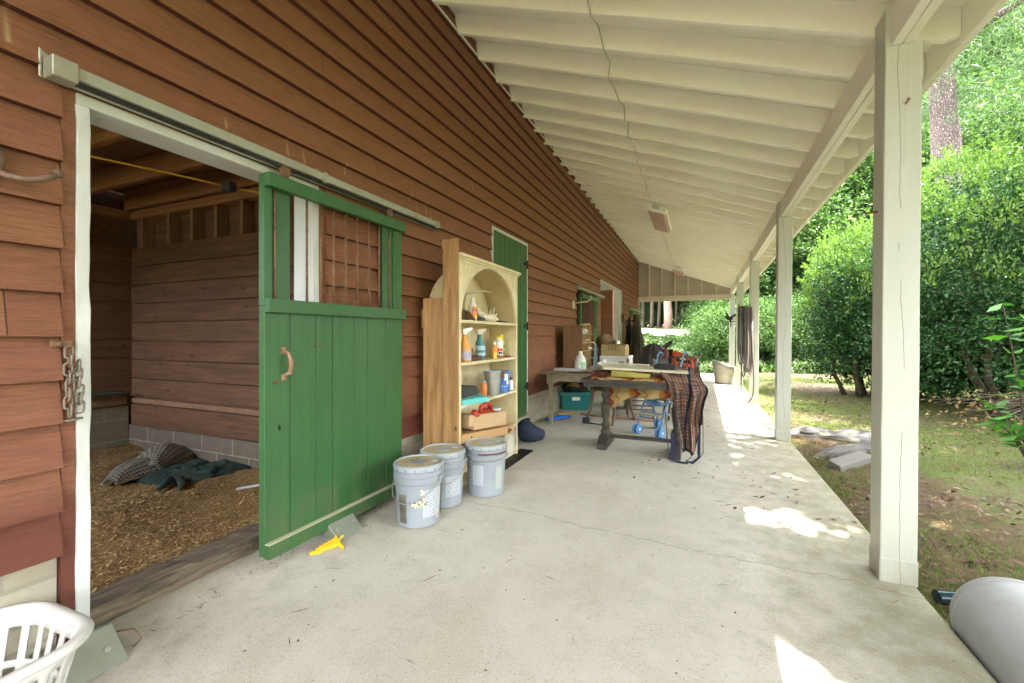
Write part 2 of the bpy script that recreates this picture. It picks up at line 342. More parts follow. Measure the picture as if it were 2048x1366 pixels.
m_holly = leafmat('holly_leaf', [(0.0122,0.0420,0.0143),(0.0214,0.0649,0.0194),(0.0326,0.0891,0.0247),(0.0515,0.1258,0.0286)], .22, .42, .18)
m_newleaf = leafmat('young_leaf', [(0.0599,0.1186,0.0216),(0.0923,0.1725,0.0314),(0.1299,0.2154,0.0445),(0.0730,0.1425,0.0250)], .45, .4)
m_bgleaf = leafmat('woodland_leaf', [(0.0261,0.0613,0.0195),(0.0427,0.0880,0.0274),(0.0653,0.1234,0.0346),(0.1004,0.1659,0.0500)], .45, .5)
m_bgdark = leafmat('dark_evergreen_leaf', [(0.0182,0.0475,0.0182),(0.0273,0.0617,0.0235),(0.0392,0.0806,0.0264),(0.0687,0.1229,0.0342)], .35, .45)  # darker leaf tones for the evergreen crowns
m_needle = leafmat('pine_needle', [(0.0380,0.0772,0.0352),(0.0623,0.1099,0.0483),(0.0866,0.1426,0.0614)], .3, .5)
m_ivy = leafmat('ivy_leaf', [(0.0180,0.0512,0.0153),(0.0343,0.0785,0.0205),(0.0598,0.1150,0.0267),(0.0917,0.1469,0.0474),(0.1411,0.1632,0.0858)], .3, .35)
m_grass = leafmat('grass_blade', [(0.0641,0.1428,0.0197),(0.1058,0.2044,0.0271),(0.1573,0.2362,0.0440),(0.1872,0.1971,0.0689)], .35, .5)
m_litter = leafmat('dead_leaf', [(0.0876,0.0468,0.0276),(0.1384,0.0856,0.0520),(0.2132,0.1508,0.0980),(0.0546,0.0282,0.0162),(0.2736,0.2160,0.1584)], .1, .7)
m_twig = leafmat('brown_needles', [(.10,.055,.03),(.16,.095,.05),(.07,.045,.03)], 0., .8)
def bark():
    t = NT('pine_bark'); co = t.coord('Object', (1,1,.5)); n = t.noise(co, 9, 8, .75); wv = t.n('Mix', {}, data_type='VECTOR'); 
    t.set(wv.inputs[0], .12); t.set(wv.inputs[4], co); t.set(wv.inputs[5], t.n('TexNoise', {'Vector': co, 'Scale': 6., 'Detail': 4.}).outputs[1])
    v = t.n('TexVoronoi', {'Vector': wv.outputs[1], 'Scale': 26.}, feature='DISTANCE_TO_EDGE').outputs[0]; k = t.ramp(v, [(.0, grey(0)), (.22, grey(1))])
    c = t.mix(k, (.085,.062,.055), t.mix(n, (.13,.105,.10), (.26,.22,.215))); t.bump(t.math('ADD', t.math('MULTIPLY', k, .8), n), .9, .05); return t.fin(c, .9, 0, .2)
m_bark = bark()
m_trunk = paint('tree_bark', (.075,.058,.042), .9, .4, 12, (1,1,.3), .6, spec=.2)
m_gravel = paint('gravel_drive', (.52,.47,.41), .9, .2, 3, bump=.3, dirt=(.40,.24,.17), dirt_amt=.6, fine=90)

# ------------------------------------------------------------------ setting: ground, slab, driveway
K = .035
def zs(x): return K*(.97-x)                       # the slab falls away from the barn
def W(y): return -2.0+.007*y                      # face of the barn wall
def wl(p): return (W(p[1])+p[0], p[1], p[2])      # (out, y, z) -> world
def ss(a, b, x): t = min(1, max(0, (x-a)/(b-a))); return t*t*(3-2*t)
def gz(x, y):
    z = -.12 + 1.75*ss(16, 33, y) + .9*ss(34, 60, y) + .5*ss(5, 16, x) + .03*pn(x*.5, y*.5) + .012*pn(x*2.3, y*2.3)
    return z - .4*ss(-1.7, -2.6, x)*ss(16, 14, y) - .03*ss(1.3, .9, x)*ss(16,15,y)
xs = np.concatenate([np.arange(-60,-6,4.), np.arange(-6,9,.3), np.arange(9,70,3.)]); ys = np.concatenate([np.arange(-40,-2,4.), np.arange(-2,20,.3), np.arange(20,100,2.5)])
V = [(x, y, gz(x, y)) for y in ys for x in xs]; nx = len(xs)
F = [(j*nx+i, j*nx+i+1, (j+1)*nx+i+1, (j+1)*nx+i) for j in range(len(ys)-1) for i in range(nx-1)]
o = link_mesh('ground', fast_mesh('ground', V, F), m_lawn, smooth=True, origin=(0,0,0)); tag(o, kind='structure')
mb = MB()
for (xa, xb, ya, yb) in ((-2.13,.97,-3.5,15.3), (-6.2,-2.13,9.2,11.5)):
    mb.hull8([(xa,ya,-.35),(xb,ya,-.35),(xb,yb,-.35),(xa,yb,-.35)], [(xa,ya,zs(max(xa,-2.13))),(xb,ya,zs(max(xb,-2.13))),(xb,yb,zs(max(xb,-2.13))),(xa,yb,zs(max(xa,-2.13)))])
o = mb.build('porch_floor', m_conc, origin=(0,0,0), bevel=.012, seg=2); tag(o, kind='structure')
def drive(u, v):
    x = -40+u*55; y = 27.6+v*9.5 + .02*x; return (x, y, gz(x, y)+.06+.12*pn(x*.4, y*.6))
o = sheet('driveway', drive, 60, 10, m_gravel, thick=0, origin=(0,0,0)); tag(o, kind='structure')

# ------------------------------------------------------------------ the barn
barn = thing('barn', 'long brown clapboard barn with a cream lean-to porch roof along its side', 'barn', (-2.0, 0, 0))
OPEN = [(.745,1.868,-1,2.07), (4.0,4.99,.275,2.355), (7.26,8.72,-1,2.02), (9.13,11.87,-1,2.43)]
def bands():
    k = 0; z = .488
    while z < 3.99: yield k, z, min(z+.147, 4.0); z += .147; k += 1
mb = MB()
for k, z0, z1 in bands():
    cuts = sorted({z0, z1, *[q for o in OPEN for q in o[2:] if z0+.004 < q < z1-.004]})
    for a, b in zip(cuts, cuts[1:]):
        mid = (a+b)/2; iv = [(-3.5, 15.2)]
        for (ya, yb, za, zb) in OPEN:
            if za < mid < zb:
                nv = []
                for (p, q) in iv:
                    if yb <= p or ya >= q: nv.append((p, q)); continue
                    if p < ya: nv.append((p, ya))
                    if q > yb: nv.append((yb, q))
                iv = nv
        oa = .034-.030*(a-z0)/.147; ob = .034-.030*(b-z0)/.147
        for (p, q) in iv:
            n = max(1, int((q-p)/.5)); ys_ = [p+(q-p)*i/n for i in range(n+1)]
            for i in range(n):
                ja = [.0025*pn(y*3, z0*9) for y in (ys_[i], ys_[i+1])]
                mb.hull8([(-.02,ys_[i],a-.006),(oa,ys_[i],a-.004+ja[0]),(oa,ys_[i+1],a-.004+ja[1]),(-.02,ys_[i+1],a-.006)], [(-.02,ys_[i],b),(ob,ys_[i],b),(ob,ys_[i+1],b),(-.02,ys_[i+1],b)], wl)
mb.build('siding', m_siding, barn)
for (p, q) in ((-3.5,.745),(1.87,4.02),(4.02,4.98),(4.98,7.24),(8.74,9.11),(11.89,15.18)):
    MB().box(-.16,-.012,p,q,-.3,.275 if (p, q) == (4.02,4.98) else .492, wl).build('foundation', m_block, barn)
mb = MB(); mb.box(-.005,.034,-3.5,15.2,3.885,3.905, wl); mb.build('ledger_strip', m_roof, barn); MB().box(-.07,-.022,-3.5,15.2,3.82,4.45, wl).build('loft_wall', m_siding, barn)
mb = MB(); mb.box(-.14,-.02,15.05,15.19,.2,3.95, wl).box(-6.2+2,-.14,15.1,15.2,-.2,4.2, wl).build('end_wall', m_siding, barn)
# stall door frame
fr = MB(); fr.nbox(-.14,.012,.787,.825,.05,2.026,2,22,.0025,wl,1); fr.build('door_frame', m_white, barn, bevel=.003); jamb = fr
MB().nbox(-.14,.012,1.788,1.828,.05,2.026,2,14,.0015,wl,2).build('door_frame', m_white, barn, bevel=.003)
MB().box(-.14,.0125,.787,1.828,2.027,2.067, wl).build('door_header', m_white, barn, bevel=.003)
MB().nbox(-.02,.006,.748,.786,.08,2.09,2,12,.0015,wl,3).build('casing', m_siding, barn); MB().box(-.02,.006,1.829,1.866,.08,2.09,wl).build('casing', m_siding, barn)
MB().nbox(-.27,-.115,.7,1.95,.0,.185,1,26,.006,wl,4).build('door_sill', m_oldsill, barn, bevel=.006)
# stall interior
SX0, SX1, SY0, SY1 = -5.2, -2.14, -1.3, 2.48
mb = MB(); rnd = random.Random(3); z = .62
for i in range(8):
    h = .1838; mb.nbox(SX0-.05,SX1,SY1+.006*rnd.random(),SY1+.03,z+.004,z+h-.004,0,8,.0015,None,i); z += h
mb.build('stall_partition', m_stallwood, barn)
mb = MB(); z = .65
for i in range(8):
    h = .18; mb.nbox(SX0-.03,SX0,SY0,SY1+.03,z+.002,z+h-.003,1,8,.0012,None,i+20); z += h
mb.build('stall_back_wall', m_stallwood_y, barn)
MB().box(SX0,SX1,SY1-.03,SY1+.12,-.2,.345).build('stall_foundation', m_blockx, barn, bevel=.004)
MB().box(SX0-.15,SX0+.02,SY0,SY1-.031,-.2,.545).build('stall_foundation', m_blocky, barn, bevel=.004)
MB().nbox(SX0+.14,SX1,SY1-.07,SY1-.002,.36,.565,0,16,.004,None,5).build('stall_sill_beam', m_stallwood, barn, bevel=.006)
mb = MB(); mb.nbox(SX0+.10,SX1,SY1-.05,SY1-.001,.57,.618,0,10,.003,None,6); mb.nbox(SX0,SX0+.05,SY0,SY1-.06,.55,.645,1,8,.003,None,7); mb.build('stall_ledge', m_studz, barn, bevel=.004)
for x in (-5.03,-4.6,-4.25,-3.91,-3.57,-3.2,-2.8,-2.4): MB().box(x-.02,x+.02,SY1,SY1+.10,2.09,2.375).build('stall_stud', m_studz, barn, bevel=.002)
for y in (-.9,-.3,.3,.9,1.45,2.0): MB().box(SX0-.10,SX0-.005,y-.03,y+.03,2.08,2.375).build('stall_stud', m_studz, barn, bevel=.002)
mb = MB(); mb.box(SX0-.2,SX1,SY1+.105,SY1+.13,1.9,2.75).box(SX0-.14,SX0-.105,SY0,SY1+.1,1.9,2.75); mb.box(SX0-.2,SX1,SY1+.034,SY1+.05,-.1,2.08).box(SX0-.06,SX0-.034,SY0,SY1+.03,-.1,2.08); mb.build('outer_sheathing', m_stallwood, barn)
mb = MB(); mb.box(SX0-.05,SX1,SY1-.01,SY1+.10,2.378,2.415).box(SX0-.05,SX1,SY1-.008,SY1+.10,2.417,2.455).box(SX0-.1,SX0+.01,SY0,SY1-.012,2.378,2.455); mb.build('top_plate', m_joist, barn, bevel=.002)
for y in (-.9,-.45,.0,.45,1.0,1.53,2.02,2.44): MB().box(SX0,SX1,y-.022,y+.022,2.458 if y < 2.4 else 2.457,2.645).build('ceiling_joist', m_joist, barn, bevel=.002)
mb = MB()
for i in range(24):
    x = SX0-.1+i*.13; mb.box(x+.0015,min(x+.1285, SX1+.1),SY0-.1,SY1+.2,2.647,2.67)
mb.build('stall_ceiling', m_deckwood, barn)
# unseen half-height side wall, left open above to let skylight into the stall
mb = MB(); mb.box(SX0-.1,SX1-.02,SY0-.03,SY0,-.1,1.35); mb.build('stall_side_wall', m_stallwood, barn)
# passage through the barn
mb = MB()
for i in range(16):
    z = .25+i*.147; mb.hull8([(-6.2,11.5,z),(W(11)-.16,11.5,z),(W(11)-.16,11.474,z),(-6.2,11.474,z)],[(-6.2,11.5,z+.147),(W(11)-.16,11.5,z+.147),(W(11)-.16,11.494,z+.147),(-6.2,11.494,z+.147)])
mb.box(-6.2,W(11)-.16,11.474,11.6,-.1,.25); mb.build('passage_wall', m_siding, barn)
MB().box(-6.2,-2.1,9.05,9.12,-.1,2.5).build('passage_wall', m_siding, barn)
MB().box(-6.2,W(11)-.14,9.12,11.9,2.42,2.47).build('passage_ceiling', m_white, barn)
mb = MB(); mb.box(-.14,.014,9.135,9.165,.05,2.395,wl).box(-.14,.014,11.835,11.868,.05,2.395,wl).box(-.1,.0145,9.135,11.868,2.396,2.428,wl).box(-.14,-.02,11.48,11.834,.05,2.395,wl); mb.build('passage_frame', m_white, barn, bevel=.003)
# dark bay behind the second sliding door
mb = MB(); mb.box(-1.6,-.13,7.1,7.15,-.1,2.2,wl).box(-1.6,-.13,8.8,8.85,-.1,2.2,wl).box(-1.65,-1.6,7.1,8.85,-.1,2.2,wl).box(-1.65,-.13,7.1,8.85,2.2,2.25,wl).build('bay_wall', m_stallwood, barn)
# sliding doors, local frame: o out, y along, z
def sliding_door(y0, y1, zb, zm, zt, planks, bars, label=None, closed=False, ph=.066):
    d = MB()
    ed = [y0]+planks+[y1]
    for a, b in zip(ed, ed[1:]): d.box(.036,.075,a+.002,b-.002,zb+.004,zm+.03,wl)
    d.box(.031,.0355,y0+.005,y1-.005,zb+.01,zm+.02,wl)
    door = d.build('sliding_door', m_green, barn, bevel=.003)
    if label: door['label'] = label
    MB().box(.037,.073,y0,y0+.045,zm+.031,zt-.002,wl).box(.037,.062,y0+.046,y0+.155,zm+.031,zt-.002,wl).build('stile', m_green, door, bevel=.002)
    MB().box(.037,.064,y1-.19,y1-.09,zm+.031,zt-.002,wl).box(.037,.073,y1-.089,y1,zm+.031,zt-.002,wl).build('stile', m_green, door, bevel=.002)
    MB().box(.0757,.106,y0+.003,y1-.003,zb+ph+.0005,zb+ph+.005,wl).build('dust', m_ledge, door)
    for z in (zt-.066, zm, zb):
        rl = MB().box(.0755,.11,y0,y1,z,z+ph,wl)
        for i in range(12):
            y = y0+.05+i*(y1-y0-.1)/11
            if z > zm+.1 and i % 5: continue
            rl.ball(wl((.1098,y,z+.022+.022*(i % 2))), .0035,.0045,.0045,6,4)
        rl.build('rail', m_green, door, bevel=.002)
    for y in bars: MB().tube([wl((.068,y,zm+.04)), wl((.068,y,zt-.03))], .0062, 8).build('bar', m_rust, door, smooth=True)
    for y in (y0+.12, y1-.12): MB().box(.062,.07,y-.02,y+.02,zt-.02,zt+.07,wl).lathe([(.0,-.012),(.03,-.012),(.03,.012),(0,.012)],14,lambda p,y=y: wl((.066+p[2]*.5,y+p[0],zt+.045+p[1]))).build('roller_hanger', m_rust, door)
    return door
d1 = sliding_door(1.443, 2.485, .150, 1.335, 2.005, [1.588,1.75,1.866,2.033,2.148,2.317], [1.505,1.695,1.788,1.88,1.972,2.065,2.165,2.258,2.357,2.446], 'open green plank door with rusty bars in its upper half')
h = MB().tube([wl((.078,1.545,1.145)), wl((.105,1.553,1.135)), wl((.118,1.556,1.10)), wl((.12,1.556,1.07)), wl((.112,1.555,1.035)), wl((.078,1.548,1.022))], [.007,.009,.011,.011,.009,.007], 8)
h.box(.0752,.079,1.535,1.56,1.13,1.165,wl).box(.0752,.079,1.535,1.56,1.0,1.03,wl); h.build('door_handle', paint('worn_handle', (.25,.13,.07), .6, .4, 30, dirt=(.45,.42,.34), dirt_amt=.7), d1, smooth=40)
MB().lathe([(0,0),(.011,0)],14,lambda p: wl((.0756,1.525+p[0]*.8,.765+p[1]*1.4))).build('knot_hole', m_black, d1)
MB().box(.0755,.082,1.735,1.745,1.165,1.173,wl).tube([wl((.08,1.74,1.169)),wl((.10,1.77,1.172))],.003,6).build('nail', m_rust, d1)
MB().ball(wl((.08,1.503,.99)),.006,.022,.006,8,5,None,.5,2).build('wood_chip', m_rust, d1)
sliding_door(7.33, 8.62, .15, 1.30, 1.95, [7.5,7.7,7.9,8.1,8.3,8.45], [7.55+.09*i for i in range(11)], 'closed green barred door beside the passage')
d4 = sliding_door(13.1, 14.7, .15, 1.30, 1.95, [13.3,13.6,13.9,14.2,14.5], [13.4+.12*i for i in range(11)], 'farthest green sliding door near the end of the wall')
# door tracks
def track(y0, y1, z0=2.066, z1=2.121):
    t = MB().box(.034,.083,y0,y1,z0+.012,z1,wl).box(.034,.05,y0,y1,z0-.004,z0+.0115,wl).build('door_track', m_galv, barn, bevel=.003)
    c = MB().box(.03,.094,y0-.004,y0+.062,z0-.006,z1+.006,wl).prism([(y0-.014,z0-.004),(y0-.004,z0-.006),(y0-.004,z1+.006),(y0+.03,z1+.006),(y0-.014,z1+.038)],.027,.0335,lambda a,b,d: wl((d,a,b))); c.build('end_cap', m_galv, t, bevel=.003)
    for y in (y0+(y1-y0)*.49, y1-.05): MB().box(.03,.089,y-.012,y+.012,z0+.004,z1+.004,wl).prism([(y-.022,z1+.004),(y+.012,z1+.004),(y+.008,z1+.03),(y-.006,z1+.022),(y-.022,z1+.034)],.03,.034,lambda a,b,d: wl((d,a,b))).build('track_bracket', m_galv, t, bevel=.002)
    MB().box(.0505,.070,y0+.02,y1-.02,z0-.001,z0+.0112,wl).build('track_slot', m_black, t)
    return t
track(.700, 2.96); track(7.2, 9.30, 2.01, 2.07); track(13.0, 15.15, 1.99, 2.05)
# shuttered half door
d = MB()
for a, b in zip([4.035,4.16,4.30,4.45,4.60,4.75,4.86],[4.16,4.30,4.45,4.60,4.75,4.86,4.955]): d.box(.0,.03,a+.0015,b-.0015,.255,2.318,wl)
sh = d.build('plank_shutter', m_green, barn, bevel=.002)
mb = MB(); mb.box(-.03,.028,4.003,4.033,.28,2.318,wl).box(-.03,.028,4.957,4.987,.30,2.318,wl).box(-.03,.0285,4.003,4.987,2.3185,2.352,wl); mb.build('shutter_frame', m_white, barn, bevel=.002)
for z in (2.09,1.34,.61): MB().box(.0305,.038,4.86,4.975,z-.018,z+.018,wl).tube([wl((.036,4.955,z-.05)),wl((.036,4.955,z+.05))],.009,8).build('hinge', m_black, sh)
# ---- porch
def rz(x, y): return 3.9-.369*(x+2)-.014*(y-3)     # underside of the rafters
def sh_(p): return p
i = 0
for k in range(-15, 33):
    y = 2.929+.384*k
    if y > 15.1: break
    x0 = W(y)+.006; d = .178
    pr_ = [(x0, rz(x0,y)), (1.16, rz(1.16,y)), (1.22, rz(1.22,y)+.035), (1.22, rz(1.22,y)+d), (x0, rz(x0,y)+d)]
    MB().prism(pr_, y-.002, y+.038, lambda a,b,d: (a,d,b)).build('rafter', m_roof, barn, bevel=.003)
mb = MB()
for j in range(23):
    xa = -2.2+j*.155; xb = xa+.1535
    mb.hull8([(xa,-3.2,rz(xa,-3.2)+.1785),(xb,-3.2,rz(xb,-3.2)+.1785),(xb,15.2,rz(xb,15.2)+.1785),(xa,15.2,rz(xa,15.2)+.1785)],[(xa,-3.2,rz(xa,-3.2)+.21),(xb,-3.2,rz(xb,-3.2)+.21),(xb,15.2,rz(xb,15.2)+.21),(xa,15.2,rz(xa,15.2)+.21)])
mb.hull8([(-2.6,-3.2,rz(-2.6,-3.2)+.214),(1.29,-3.2,rz(1.29,-3.2)+.214),(1.29,15.22,rz(1.29,15.22)+.214),(-2.6,15.22,rz(-2.6,15.22)+.214)],[(-2.6,-3.2,rz(-2.6,-3.2)+.25),(1.29,-3.2,rz(1.29,-3.2)+.25),(1.29,15.22,rz(1.29,15.22)+.25),(-2.6,15.22,rz(-2.6,15.22)+.25)])
mb.build('roof_deck', m_roof, barn)
def slope_bar(x0,x1,dz0,dz1,ya,yb): # bar under the sloping roof line
    xr = .87
    return MB().hull8([(x0,ya,rz(xr,ya)+dz0),(x1,ya,rz(xr,ya)+dz0),(x1,yb,rz(xr,yb)+dz0),(x0,yb,rz(xr,yb)+dz0)],[(x0,ya,rz(xr,ya)+dz1),(x1,ya,rz(xr,ya)+dz1),(x1,yb,rz(xr,yb)+dz1),(x0,yb,rz(xr,yb)+dz1)])
slope_bar(.87,.9135,-.19,-.002,-3.2,15.1).build('porch_beam', m_roof, barn, bevel=.003)
slope_bar(.9155,.96,-.193,-.038,-3.2,15.1).build('porch_beam', m_roof, barn, bevel=.003)
slope_bar(1.222,1.262,-.135,.075,-3.2,15.2).build('fascia', m_roof, barn, bevel=.003)
for y, nm in ((2.713,0),(5.90,0),(8.93,0),(11.95,0),(14.75,0)):
    zb = zs(.9)-.004; zt = rz(.87,y)-.194
    T = lambda p: (p[0]+.008*(p[2]), p[1], p[2])
    p = MB().nbox(.824,.970,y,y+.145,zb,zt,2,14,.0012,T,int(y*9))
    p.box(.824,.867,y+.001,y+.144,zt+.0005,rz(.87,y)-.003,T)
    po = p.build('porch_post', m_post, barn, bevel=.006, seg=2)
    if y < 3: po1 = po
    MB().box(.8215,.9728,y-.0025,y+.1475,zb,zb+.125,T).build('post_skirt', m_post, po, bevel=.005)
MB().tube([(.925,2.722,2.35),(.928,2.69,2.365)],.0035,6).tube([(.928,2.69,2.365),(.9283,2.687,2.3665)],.008,8).build('nail', m_rust, po1)
MB().tube([(.86,2.79,1.86),(.79,2.80,1.855)],.006,6).build('nail', m_rust, po1)
# gable end of the porch
m_gable = paint('shaded_pinkish_cream', (.50,.43,.37), .6, .08, 4, dirt=(.36,.27,.2), dirt_amt=.4); m_gstud = paint('shaded_cream_stud', (.62,.55,.47), .6, .06, 4)  # gable colours darkened because this end faces away from the light
gy = 15.0
MB().box(W(gy)+.03,.955,gy-.045,gy,2.35,2.515).build('end_beam', m_gstud, barn, bevel=.003)
for x in (-1.55,-1.16,-.76,-.36,.05,.46):
    MB().box(x,x+.04,gy-.003,gy+.12,2.516,rz(x+.02,gy)+.12).build('gable_stud', m_gstud, barn, bevel=.002)
mb = MB(); z = 2.45
while z < 3.8:
    xe = min(1.0, -2+(3.9-.014*12+.15-z)/.369)
    if xe > W(gy)+.1: mb.hull8([(W(gy),gy+.122,z+.006),(xe,gy+.122,z+.006),(xe,gy+.145,z+.003),(W(gy),gy+.145,z+.003)],[(W(gy),gy+.122,z+.137),(xe-.2,gy+.122,z+.137),(xe-.2,gy+.145,z+.137),(W(gy),gy+.145,z+.137)])
    z += .14
mb.box(W(gy),.98,gy+.146,gy+.155,2.4,2.7); mb.build('gable_panel', m_gable, barn)
MB().hull8([(W(gy),gy+.147,2.6),(.9,gy+.147,2.6),(.9,gy+.165,2.6),(W(gy),gy+.165,2.6)],[(W(gy),gy+.147,3.85),(W(gy)+.1,gy+.147,3.85),(W(gy)+.1,gy+.165,3.85),(W(gy),gy+.165,3.85)]).build('gable_panel', m_gable, barn)
#PART2
# ------------------------------------------------------------------ ceiling lights and cable
m_lens = paint('dirty_light_cover', (.40,.27,.22), .5, .15, 5, dirt=(.30,.17,.12), dirt_amt=.6)
m_wirew = plain('white_cable', (.48,.45,.37), .5)
for (xc, ya, yb, lab) in ((-.64, 7.45, 8.85, 'grimy ceiling light fixed halfway along the porch ceiling, the nearer one'), (-.57, 13.5, 14.8, 'farther ceiling light with a broken cover, by the gable end')):
    zc = rz(xc, (ya+yb)/2); L = thing('ceiling_light', lab, 'ceiling light', (xc, (ya+yb)/2, zc), group='ceiling lights under the porch roof', local=True, rot=(R(-.8), math.atan(.369), 0))
    h = (yb-ya)/2
    MB().box(-.17,.17,-h,h,-.035,-.001).build('housing', m_roof, L, bevel=.004)
    MB().hull8([(-.165,-h+.03,-.036),(.165,-h+.03,-.036),(.165,h-.01,-.036),(-.165,h-.01,-.036)],[(-.13,-h+.03,-.085),(.13,-h+.03,-.085),(.13,h-.01,-.085),(-.13,h-.01,-.085)]).build('light_cover', m_lens, L, bevel=.01, seg=2)
    MB().box(-.172,.172,-h-.012,-h+.029,-.09,-.0355).build('end_plate', m_roof, L, bevel=.004)
    MB().box(-.06,.06,-h-.12,-h-.013,-.05,-.002).build('junction_box', m_white, L, bevel=.006)
cp = []
def cpt(x, y, dz=-.008): return (x, y, rz(x, y)+dz)
for k in range(-2, 11):
    y = 2.929+.384*k; x = -.68+.022*math.sin(k*2.3)-.004*k; cp += [cpt(x, y+.01), cpt(x+.01, y+.20, .05+.03*math.sin(k*5.1))]
cp += [cpt(-.70, 7.3, -.01)]
o = MB().tube(cp, .0055, 6).build('electric_cable', m_wirew, smooth=True); tag(o, 'thin white cable looping from rafter to rafter toward the nearer light', 'cable')
cp = [cpt(-.70, 8.9, -.02)]
for k in range(16, 28): y = 2.929+.384*k; cp += [cpt(-.69+.02*math.sin(k*1.7), y), cpt(-.68, y+.19, .03)]
o = MB().tube(cp, .0055, 6).build('electric_cable', m_wirew, smooth=True); tag(o, 'white cable running between the two ceiling lights', 'cable')

# ------------------------------------------------------------------ in the stall
m_yel = plain('yellow_cord', (.62,.42,.03), .5); m_plug = plain('dark_plug', (.03,.04,.055), .5); m_stick = plain('pale_stick', (.42,.43,.47), .5)
def bedz(x, y): return .125+.035*pn(x*1.7, y*1.7, 4)+.02*pn(x*5, y*5, 8)+.03*ss(-4.7,-5.2,x)
n1, n2 = 60, 72
V = [(SX0+.02+(SX1-SX0-.04)*i/n1, SY0+(SY1-SY0-.02)*j/n2, 0) for j in range(n2+1) for i in range(n1+1)]; V = [(x, y, bedz(x, y)) for x, y, _ in V]
F = [(j*(n1+1)+i, j*(n1+1)+i+1, (j+1)*(n1+1)+i+1, (j+1)*(n1+1)+i) for j in range(n2) for i in range(n1)]
o = link_mesh('bedding', fast_mesh('bedding', V, F), m_bed, smooth=True, origin=(0,0,0)); tag(o, kind='structure')
def flakes(n, xr, yr, zf, smin, smax, asp=.45, tilt=.5):
    P = np.stack([rng.uniform(*xr, n), rng.uniform(*yr, n)], 1); S = rng.uniform(smin, smax, n); A = rng.uniform(0, 6.283, n); t1 = rng.normal(0, tilt, n); t2 = rng.normal(0, tilt, n)
    V = np.empty((n, 4, 3)); 
    for k, (a, b) in enumerate(((-1,0),(0,-asp),(1,0),(0,asp))):
        dx = S*(a*np.cos(A)-b*np.sin(A)); dy = S*(a*np.sin(A)+b*np.cos(A)); V[:,k,0] = P[:,0]+dx; V[:,k,1] = P[:,1]+dy; V[:,k,2] = S*(a*t1+b*t2)
    z = np.array([zf(x, y) for x, y in P]); V[:,:,2] += z[:,None]; V[:,:,2] -= np.minimum(0, V[:,:,2].min(1)-z)[:,None]*.8
    return V.reshape(-1,3), np.arange(4*n).reshape(n,4)
Vf, Ff = flakes(64000, (SX0+.1, SX1-.12), (-.4, SY1-.08), lambda x, y: bedz(x, y)+.002, .004, .012, .4, .22)
Vg, Fg = flakes(1500, (SX0+.1, SX1-.12), (-.4, SY1-.08), lambda x, y: bedz(x, y)+.004, .006, .017, .55, .25); Vf = np.concatenate([Vf, Vg]); Ff = np.arange(len(Vf)).reshape(-1, 4)
o = link_mesh('wood_shavings', fast_mesh('wood_shavings', Vf, Ff), m_chip, origin=(0,0,0)); tag(o, 'loose tan wood shavings covering the stall floor', 'shavings', kind='stuff')
def cord(name, pts, r, mat, label, cat): 
    o = MB().tube(pts, r, 6).build(name, mat, smooth=True); return tag(o, label, cat)
ex = thing('extension_cord', 'yellow extension cord strung under the stall ceiling with dark plugs', 'cord', (-3.2, 2.0, 2.25))
MB().tube([(-4.3,.75,2.50),(-3.8,1.2,2.40),(-3.5,1.60,2.36),(-3.25,1.9,2.32),(-3.1,2.08,2.29)], .007, 6).build('cord', m_yel, ex, smooth=True)
MB().tube([(-3.1,2.08,2.29),(-2.95,2.22,2.27),(-2.85,2.3,2.30),(-2.6,2.4,2.33)], .007, 6).build('cord', m_yel, ex, smooth=True)
MB().tube([(-2.88,1.83,2.36),(-2.8,2.0,2.33),(-2.7,2.15,2.32),(-2.5,2.3,2.36)], .007, 6).build('cord', m_yel, ex, smooth=True)
MB().tube([(-2.6,1.45,2.46),(-2.8,1.6,2.40),(-2.93,1.76,2.37)], .004, 6).build('cord', m_wirew, ex, smooth=True)
MB().box(-3.145,-3.055,2.03,2.09,2.25,2.325).build('plug', m_plug, ex, bevel=.014, seg=2)
MB().box(-2.96,-2.87,1.74,1.86,2.335,2.385).build('plug', m_plug, ex, bevel=.012, seg=2)
def pad_mat():
    t = NT('quilted_grey_pad'); v = t.n('UVMap').outputs[0]; m = t.n('Mapping', {0: v, 3: (19., 11., 1.)}).outputs[0]
    vo = t.n('TexVoronoi', {'Vector': m, 'Scale': 1., 'Randomness': .15}).outputs[0]; k = t.ramp(vo, [(.30, grey(0)), (.42, grey(1))])
    t.bump(vo, .5, .01); return t.fin(t.mix(k, (.035,.045,.055), (.26,.25,.19)), .85)
m_pad = pad_mat(); m_edge = plain('cream_binding', (.42,.38,.26), .8)
def bedpad(name, a, b, wd, h, lab, sd):
    a = Vector(a); b = Vector(b); d = b-a; L = d.length; d.normalize(); n = Vector((-d.y, d.x, 0))
    def fn(u, v):
        wf = wd*(.25+.75*min(1, u*1.6))*(1-.35*max(0, u-.8)/.2); s = (v-.5)*2
        p = a+d*(L*u)+n*(s*wf*.5); return (p.x, p.y, p.z+h*(1-s*s)*(.35+.65*math.sin(min(1,u*1.1)*2.4))+.012*pn(u*5, v*5, sd))
    r = thing(name, lab, 'pad', tuple((a+b)/2)); sheet('pad_cover', fn, 24, 16, m_pad, r, .02)
    MB().tube([fn(i/20, 0) for i in range(21)]+[fn(1, j/10) for j in range(1,11)]+[fn(1-i/20, 1) for i in range(1,21)], .011, 6).build('binding', m_edge, r, smooth=True)
bedpad('saddle_pad', (-3.93,1.74,.15), (-4.16,2.12,.15), .34, .09, 'smaller quilted grey pad with cream edge lying on the shavings, the left one', 1)
bedpad('saddle_pad', (-3.94,2.02,.16), (-4.42,2.38,.15), .42, .12, 'larger domed quilted grey pad next to the green cloth heap', 2)
m_teal = paint('dark_green_cloth', (.006,.036,.034), .85, .45, 9, bump=.6, dirt=(.10,.09,.035), dirt_amt=.5)
